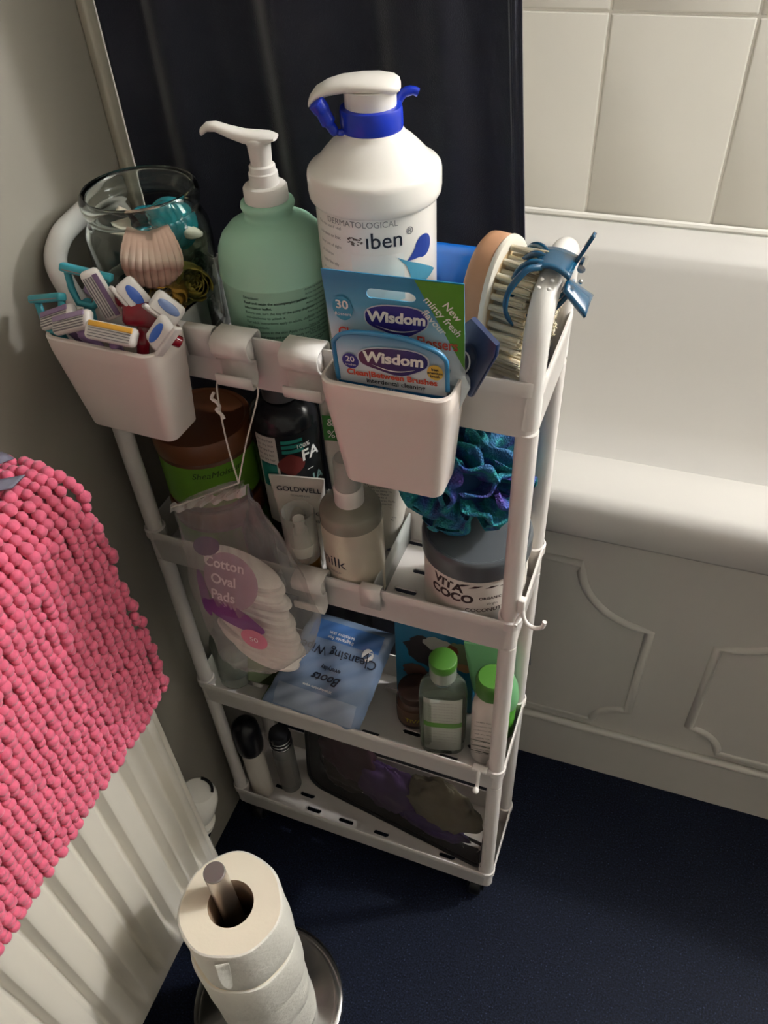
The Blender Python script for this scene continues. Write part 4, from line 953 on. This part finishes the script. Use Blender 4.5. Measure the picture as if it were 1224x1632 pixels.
ORD = 'top second third fourth fifth sixth seventh eighth ninth tenth eleventh twelfth thirteenth fourteenth fifteenth sixteenth lowest'.split()
for k in range(NP):
    f = k/(NP-1)
    o = bpy.data.objects.new('cotton_pad', pme); C.objects.link(o)
    place(o, (.145 + .003*f + .0012*sin(k*2.1), -.0300 + .0008*sin(k*1.7), .690 - .134*f), (3*sin(k), 20 + 4*sin(k*1.3), 4*sin(k*2)))
    tag(o, 'white oval cotton pad, ' + ORD[k] + ' down the stack in the clear hanging bag', 'cotton pad', 'cotton pads in the hanging bag')
    s_ = 1.0 if f < .8 else 1.0 - (f-.8)*1.2
    o.scale = ((1.38 + .34*f)*s_, .92, 1.22)

# ------------------------------------------------------------------ third tray things
t = thing('clear_bottle', 'clear round-shouldered bottle at the far left of the third tray', 'bottle', (.030, .050, Z3))
part('bottle_body', MB().lathe([(.018, 0), (.0235, .002), (.024, .08), (.021, .092), (.012, .100), (.009, .104)], 36), mat('dim_clear', 'b8bdb0', .08, trans=.8, ior=1.3), t, ang=50)
part('cap', MB().lathe([(.010, .103), (.0115, .104), (.0115, .120), (0, .121)], 24), mat('cap_clearish', 'a8aaa2', .2, trans=.4), t, ang=40)
t = thing('soap_carton', 'pale green and olive carton leaning behind the hanging cotton pad bag', 'carton', (.078, .060, Z3), (-12, 6, 8))
part('carton_body', MB().rbox(.060, .026, .070, .0012), mat('olive_card', '3e4a22', .5), t)
part('pale_panel', MB().poly([(-.030, .002), (-.012, .002), (.029, .056), (.029, .069), (-.030, .069)], -.0136, -.0132), mat('pale_green_card', 'aebf98', .5), t, ang=30)
for k in range(4): text('aloe vera extract', .0036, mat('dark_green_ink', '1f3410', .6), t, x=-.004, z=.060 - .006*k, y=-.0138, name='small_print')
t = thing('green_sachet', 'flat dark green sachet under the blue wipes pack', 'sachet', (.140, .033, Z3))
part('sachet_body', MB().grid(lambda u, v: (-.058 + .116*u, -.030 + .062*v, .004 + .008*sin(u*pi)*sin(v*pi) + .001*sin(u*23+v*5)), 24, 10).grid(lambda u, v: (-.058 + .116*u, -.030 + .062*v, .0015), 2, 2), mat('sachet_green', '4d6a1c', .3), t, ang=60)
part('sachet_stripe', MB().grid(lambda u, v: (-.058 + .116*u, -.027 + .004*v, .0062 + .008*sin(u*pi)*sin((.06+.05*v)*pi)), 20, 2), mat('sachet_light', '8aa05a', .35), t)

# blue wipes pack
M_wipe = mat('wipes_blue', '74869f', .25, coat=.35, var=.10, vscale=25)
wp = thing('wipes_pack', 'pale blue cleansing wipes pack lying tilted on the third tray, print upside down', 'packet', (.178, .058, .417), (31, 0, -2))
def wipe(sg):
    def f(u, v):
        a, b_ = 2*u-1, 2*v-1
        ex = (1 - abs(a)**5)**.5 * (1 - abs(b_)**4)**.5 if abs(a) < 1 and abs(b_) < 1 else 0
        x = .064*a*(1 + .06*b_*-1) + .010*b_ ; y = .066*b_
        z = sg*.0180*ex + .0016*sin(a*7+b_*4)*(.3+ex) + .0012*sin(a*13-b_*17) + .006*a*b_*.5
        return (x, y, z)
    return f
part('pack_body', MB().grid(wipe(1), 40, 40).grid(wipe(-1), 24, 24), M_wipe, wp, ang=80)
def onw(off): 
    f0 = wipe(1)
    def f(x, z):
        v = (z/.066+1)/2; v = max(.01, min(.99, v)); b_ = 2*v-1
        u = ((x-.010*b_)/(.064*(1-.06*b_))+1)/2; u = max(.01, min(.99, u))
        p = f0(u, v); return (x, z, p[2]+off)
    return f
def wpatch(name, x0, x1, y0, y1, m, off=.0004, n=24):
    f = onw(off); part(name, MB().grid(lambda u, v: f(x0+(x1-x0)*u, y0+(y1-y0)*v), n, n), m, wp, ang=80)
wpatch('dark_band', -.040, .058, .034, .058, mat('wipes_deep_blue', '4a72aa', .2, coat=.4))
wpatch('pale_front', -.060, .050, -.062, -.034, mat('wipes_pale', '8f9cae', .25, coat=.3), .0003)
f6 = onw(.0009)
text('Cleansing Wipes', .0165, M_ink, wp, fn=f6, x=.004, z=.020, rot=180, bold=.0001)
text('sensitive skin', .0065, M_white_ink, wp, fn=f6, x=.004, z=.044, rot=180); text('fragrance free', .0065, M_white_ink, wp, fn=f6, x=.004, z=.038, rot=180)
text('everyday', .0080, M_ink, wp, fn=f6, x=.004, z=-.001, rot=180, bold=.0002)
text('Boots', .0165, M_ink, wp, fn=f6, x=.004, z=-.014, rot=180, shear=.5, bold=.0003)
text('25 biodegradable wipes', .0042, M_white_ink, wp, fn=f6, x=-.005, z=-.028, rot=180)
fl = onw(.0007)
part('round_mark', MB().add([fl(.045 + .0080*cos(a), .030 + .0080*sin(a)) for a in [2*pi*k/24 for k in range(24)]], [tuple(range(24))]), M_white_ink, wp, smooth=False)
f6 = onw(.0012)
text('V', .010, M_ink, wp, fn=f6, x=.045, z=.030, rot=160, bold=.0002)

# teal box with printed picture
t = thing('teal_carton', 'teal carton with a printed picture at the back of the third tray', 'carton', (.303, .104, Z3), (-2, 0, 0))
part('carton_body', MB().rbox(.104, .018, .160, .0012), mat('teal_card', '0f6c90', .4), t)
rim = lambda pts, m, y: flat('picture_patch', pts, m, t, y)
def bl(cx, cz, rx, rz_, seed, n=24):
    random.seed(seed); return [(cx + rx*cos(2*pi*k/n)*random.uniform(.85, 1.1), cz + rz_*sin(2*pi*k/n)*random.uniform(.85, 1.1)) for k in range(n)]
rim(bl(-.006, .105, .034, .030, 1), mat('pic_dark', '221d22', .5), -.0095)
rim(bl(.006, .125, .022, .013, 2), mat('pic_grey', '9da39c', .5), -.0099)
rim(bl(.034, .118, .018, .022, 3), mat('pic_green', '6f8060', .5), -.0101)
rim(bl(.024, .122, .008, .010, 4), mat('pic_rust', '6d3a26', .5), -.0103)
rim(bl(.040, .094, .011, .008, 5), mat('pic_tan', 'a5805c', .5), -.0103)
rim(bl(-.024, .060, .018, .016, 6), mat('pic_brown', '4d3930', .5), -.0099)
# little brown jar lettered
t = thing('balm_jar', 'small brown jar lettered in yellow beside the clear green-capped bottle', 'jar', (.286, .072, Z3), (0, 0, 18))
part('jar_body', MB().lathe([(.022, 0), (.0245, .003), (.0250, .012), (.0250, .040), (.022, .048), (.019, .050)], 36), mat('jar_brown', '4a3428', .25), t, ang=50)
part('label', wrap_patch(.0250, -70, 70, .010, .040), mat('label_umber', '6b5440', .5), t)
text('TIVAL', .0105, mat('yellow_ink', 'b5a436', .5), t, R=.0253, ang=0, z=.022, bold=.0002)
part('lid', MB().lathe([(.0200, .049), (.0215, .050), (.0215, .062), (.019, .064), (0, .064)], 32), mat('jar_lid', '3b2a22', .35), t, ang=40)
# micellar bottle
M_cap = mat('apple_green_cap', '48792c', .4)
t = thing('micellar_bottle', 'clear bottle with green flat cap and grey back label on the third tray', 'bottle', (.332, .044, Z3), (0, 0, 14))
part('bottle_body', MB().loft([(.046, .028, .010, 0), (.056, .036, .015, .004), (.058, .038, .016, .03), (.058, .038, .016, .112), (.054, .036, .016, .126), (.042, .030, .0145, .137), (.030, .028, .0135, .143), (.028, .027, .0130, .149)], 8), mat('bottle_clear', 'dfe8dc', .05, trans=.92, ior=1.28), t, ang=60)
part('water', MB().loft([(.044, .026, .010, .003), (.054, .034, .014, .006), (.054, .034, .014, .106), (.052, .033, .014, .112)], 6), mat('water_green', 'b9c9b0', .02, trans=.9, ior=1.2), t, ang=60)
part('back_label', MB().grid(lambda u, v: (-.022 + .046*u, -.0195 + .0035*abs(2*u-1)**4, .014 + .110*v), 12, 2), mat('label_frost', 'b9bdb0', .4), t, solid=.0003)
part('label_band', MB().grid(lambda u, v: (-.022 + .046*u, -.0200 + .0035*abs(2*u-1)**4, .066 + .010*v), 12, 2), mat('label_greenband', '5c8f3c', .4), t)
for k in range(15):
    if 7 <= k <= 8: continue
    text('Pure active cleansing water for skin', .0024, M_gink, t, x=.001, z=.118 - .0060*k, y=-.0200, name='small_print')
part('cap_base', MB().lathe([(.0130, .147), (.0156, .1475), (.0159, .150), (.0159, .168)], 40), mat('cap_ring_clear', 'b6bdb0', .15, trans=.35), t, ang=40)
part('cap', MB().lathe([(.0161, .167), (.0164, .1685), (.0164, .1775), (.0158, .1790), (.0145, .1796), (0, .1796)], 40), M_cap, t, ang=40)
# white bottle green cap
t = thing('lotion_bottle', 'white bottle with green domed cap behind the front right post on the third tray', 'bottle', (.3900, .048, Z3), (0, 0, 8))
part('bottle_body', MB().loft([(.032, .026, .012, 0), (.042, .036, .0165, .004), (.044, .038, .018, .03), (.044, .038, .018, .108), (.040, .036, .0175, .120), (.030, .030, .0148, .128), (.029, .029, .0143, .140)], 8), mat('lotion_white', 'ded5cb', .3), t, ang=60)
part('cap', MB().lathe([(.0155, .138), (.0190, .139), (.0195, .142), (.0198, .158), (.0188, .163), (.0165, .1655), (.0, .1665)], 44), M_cap, t, ang=40)
for k in range(9): text(('GREEN TEA', 'moisturiser for', 'combination skin', 'with aloe vera')[k % 4], .0034, mat('dark_green_ink', '1f3410', .6), t, x=-.006, z=.098 - .0085*k, y=-.0194, name='small_print')
for k in range(3): flat('label_line', [(-.020, .060-.012*k), (.010, .056-.012*k), (.010, .0545-.012*k), (-.020, .0585-.012*k)], mat('dark_green_ink', '1f3410', .6), t, -.0195)
# green tube
t = thing('green_tube', 'translucent green tube standing at the back right corner of the third tray', 'tube', (.3930, .084, Z3), (0, -2, 8))
part('tube_cap', MB().loft([(.036, .026, .012, 0), (.040, .030, .014, .003), (.046, .034, .016, .062), (.044, .032, .015, .066)], 7), mat('green_deep', '4c9a2a', .3), t, ang=40)
part('tube_body', MB().loft([(.042, .030, .014, .064), (.048, .036, .017, .067), (.054, .036, .017, .080, -.001, 0), (.056, .032, .015, .100, -.004, 0), (.052, .024, .011, .125, -.010, .003), (.046, .012, .0055, .150, -.017, .006), (.044, .003, .0012, .166, -.020, .007)], 7), mat('green_pale', '86c78c', .35, trans=.25, sss=.1), t, ang=60)

# ------------------------------------------------------------------ bottom tray things
t = thing('ribbed_bottle', 'white ribbed bottle with black cap standing at the left of the bottom tray', 'bottle', (.034, .030, Z4))
part('bottle_body', MB().lathe([(.014, 0), (.0165, .002), (.0168, .008)] + [(.0168 - (.0007 if k % 2 else 0), .010 + .0045*k) for k in range(24)] + [(.016, .120), (.0165, .124), (.0170, .130)], 32), mat('bottle_offwhite', 'e2d9cc', .35), t, ang=60)
part('cap', MB().lathe([(.0172, .128), (.0195, .133), (.0208, .145), (.0208, .175), (.0190, .192), (.012, .201), (0, .204)], 32), mat('cap_black', '0b0c12', .3), t, ang=60)
t = thing('spray_can', 'small clear and silver canister beside the ribbed bottle on the bottom tray', 'canister', (.072, .055, Z4))
part('can_body', MB().lathe([(.014, 0), (.0165, .002), (.0168, .110), (.0150, .118), (.0125, .124)], 32), mat('can_grey', '8b8a84', .25, metal=.3), t, ang=50)
part('cap', MB().lathe([(.0125, .122), (.0160, .124), (.0163, .150), (.0150, .156), (0, .157)], 32), mat('can_cap', '2c2c2e', .2), t, ang=40)
for z in (.128, .136, .144): part('ring', MB().tube([(.0166*cos(a), .0166*sin(a), z) for a in [2*pi*k/24 for k in range(24)]], .0008, 6, closed=True), M_chrome, t)
part('label', wrap_patch(.0168, -60, 60, .02, .10), mat('can_label', '6a6660', .5), t)
# zip pouch
zp = thing('zip_pouch', 'clear zipped pouch with black piping full of bags on the bottom tray', 'pouch', (.250, .060, Z4+.001), (-7, 0, -8))
HW, HH = .150, .232
def rr_path(w_, h_, r, n=6):
    out = []
    for cx, cz, a0 in ((w_-r, h_-r, 0), (-w_+r, h_-r, 90), (-w_+r, r, 180), (w_-r*.4, r*.4, 270)):
        q = r if a0 != 270 else r*.4
        for k in range(n+1): out.append((cx + q*cos(rad(a0+90*k/n)), cz + q*sin(rad(a0+90*k/n))))
    return out
pth = rr_path(HW, HH, .028)
part('front_piping', MB().tube([(x, -.014, z) for x, z in pth], .0032, 8, closed=True), M_black, zp, ang=80)
part('back_piping', MB().tube([(x, .020, z) for x, z in pth], .0032, 8, closed=True), M_black, zp, ang=80)
part('front_film', MB().add([(x, -.014, z) for x, z in pth], [tuple(range(len(pth)))]), clear('pouch_film', 'e8e4e0', .0, .1, .18), zp, smooth=False)
n_ = len(pth)
part('gusset', MB().add([(x, y, z) for y in (-.014, .020) for x, z in pth], [(k, (k+1) % n_, (k+1) % n_ + n_, k+n_) for k in range(n_)]), mat('gusset_black', '141416', .6), zp)
part('top_band', MB().box(-HW+.012, HW-.004, -.0150, -.0143, .196, .229), mat('gusset_black', '141416', .6), zp)
part('zip_pull', MB().at(-HW-.004, -.006, .150).rbox(.010, .004, .022, .001), M_black, zp)
def lump(name, label, cx, cz, rx, rz_, col, seed, ry=.011, cat='bag'):
    random.seed(seed); o1, o2 = random.uniform(0, 9), random.uniform(0, 9)
    def f(u, v):
        a, b_ = 2*pi*u, pi*v; n = noise.noise(Vector((cos(a)*sin(b_)*2.2+o1, sin(a)*sin(b_)*2.2, cos(b_)*2.2+o2)))
        n2 = noise.noise(Vector((cos(a)*sin(b_)*6+o1, sin(a)*sin(b_)*6, cos(b_)*6+o2)))
        k = 1 + .28*n + .14*n2
        return (cx + rx*k*cos(a)*sin(b_), .003 + min(.015, max(-.0155, ry*k*1.3*sin(a)*sin(b_))), max(.004, cz - rz_*k*cos(b_)))
    o = part(name, MB().grid(f, 36, 20, closed_u=True), mat('lump_' + col, col, .5, var=.35, vscale=45, bump=.4, bscale=60), None, ang=80)
    o.matrix_world = Matrix(); place(o, (.250, .060, Z4+.001), (-7, 0, -8)); tag(o, label, cat)
lump('folded_cloth', 'purple crumpled cloth in the middle of the zipped pouch', -.020, .060, .052, .052, '43295c', 1, cat='cloth')
lump('folded_cloth', 'maroon crumpled cloth at the upper left inside the zipped pouch', -.085, .095, .050, .060, '3a1c2a', 2, cat='cloth')
lump('folded_cloth', 'olive grey mitt at the right inside the zipped pouch', .075, .078, .058, .052, '6a6450', 3, cat='cloth')
lump('folded_cloth', 'violet crumpled cloth along the bottom right of the pouch', .060, .022, .060, .018, '3a2463', 4, cat='cloth')
lump('folded_cloth', 'dark brown crumpled cloth at the lower left of the pouch', -.095, .040, .040, .034, '261a16', 5, cat='cloth')
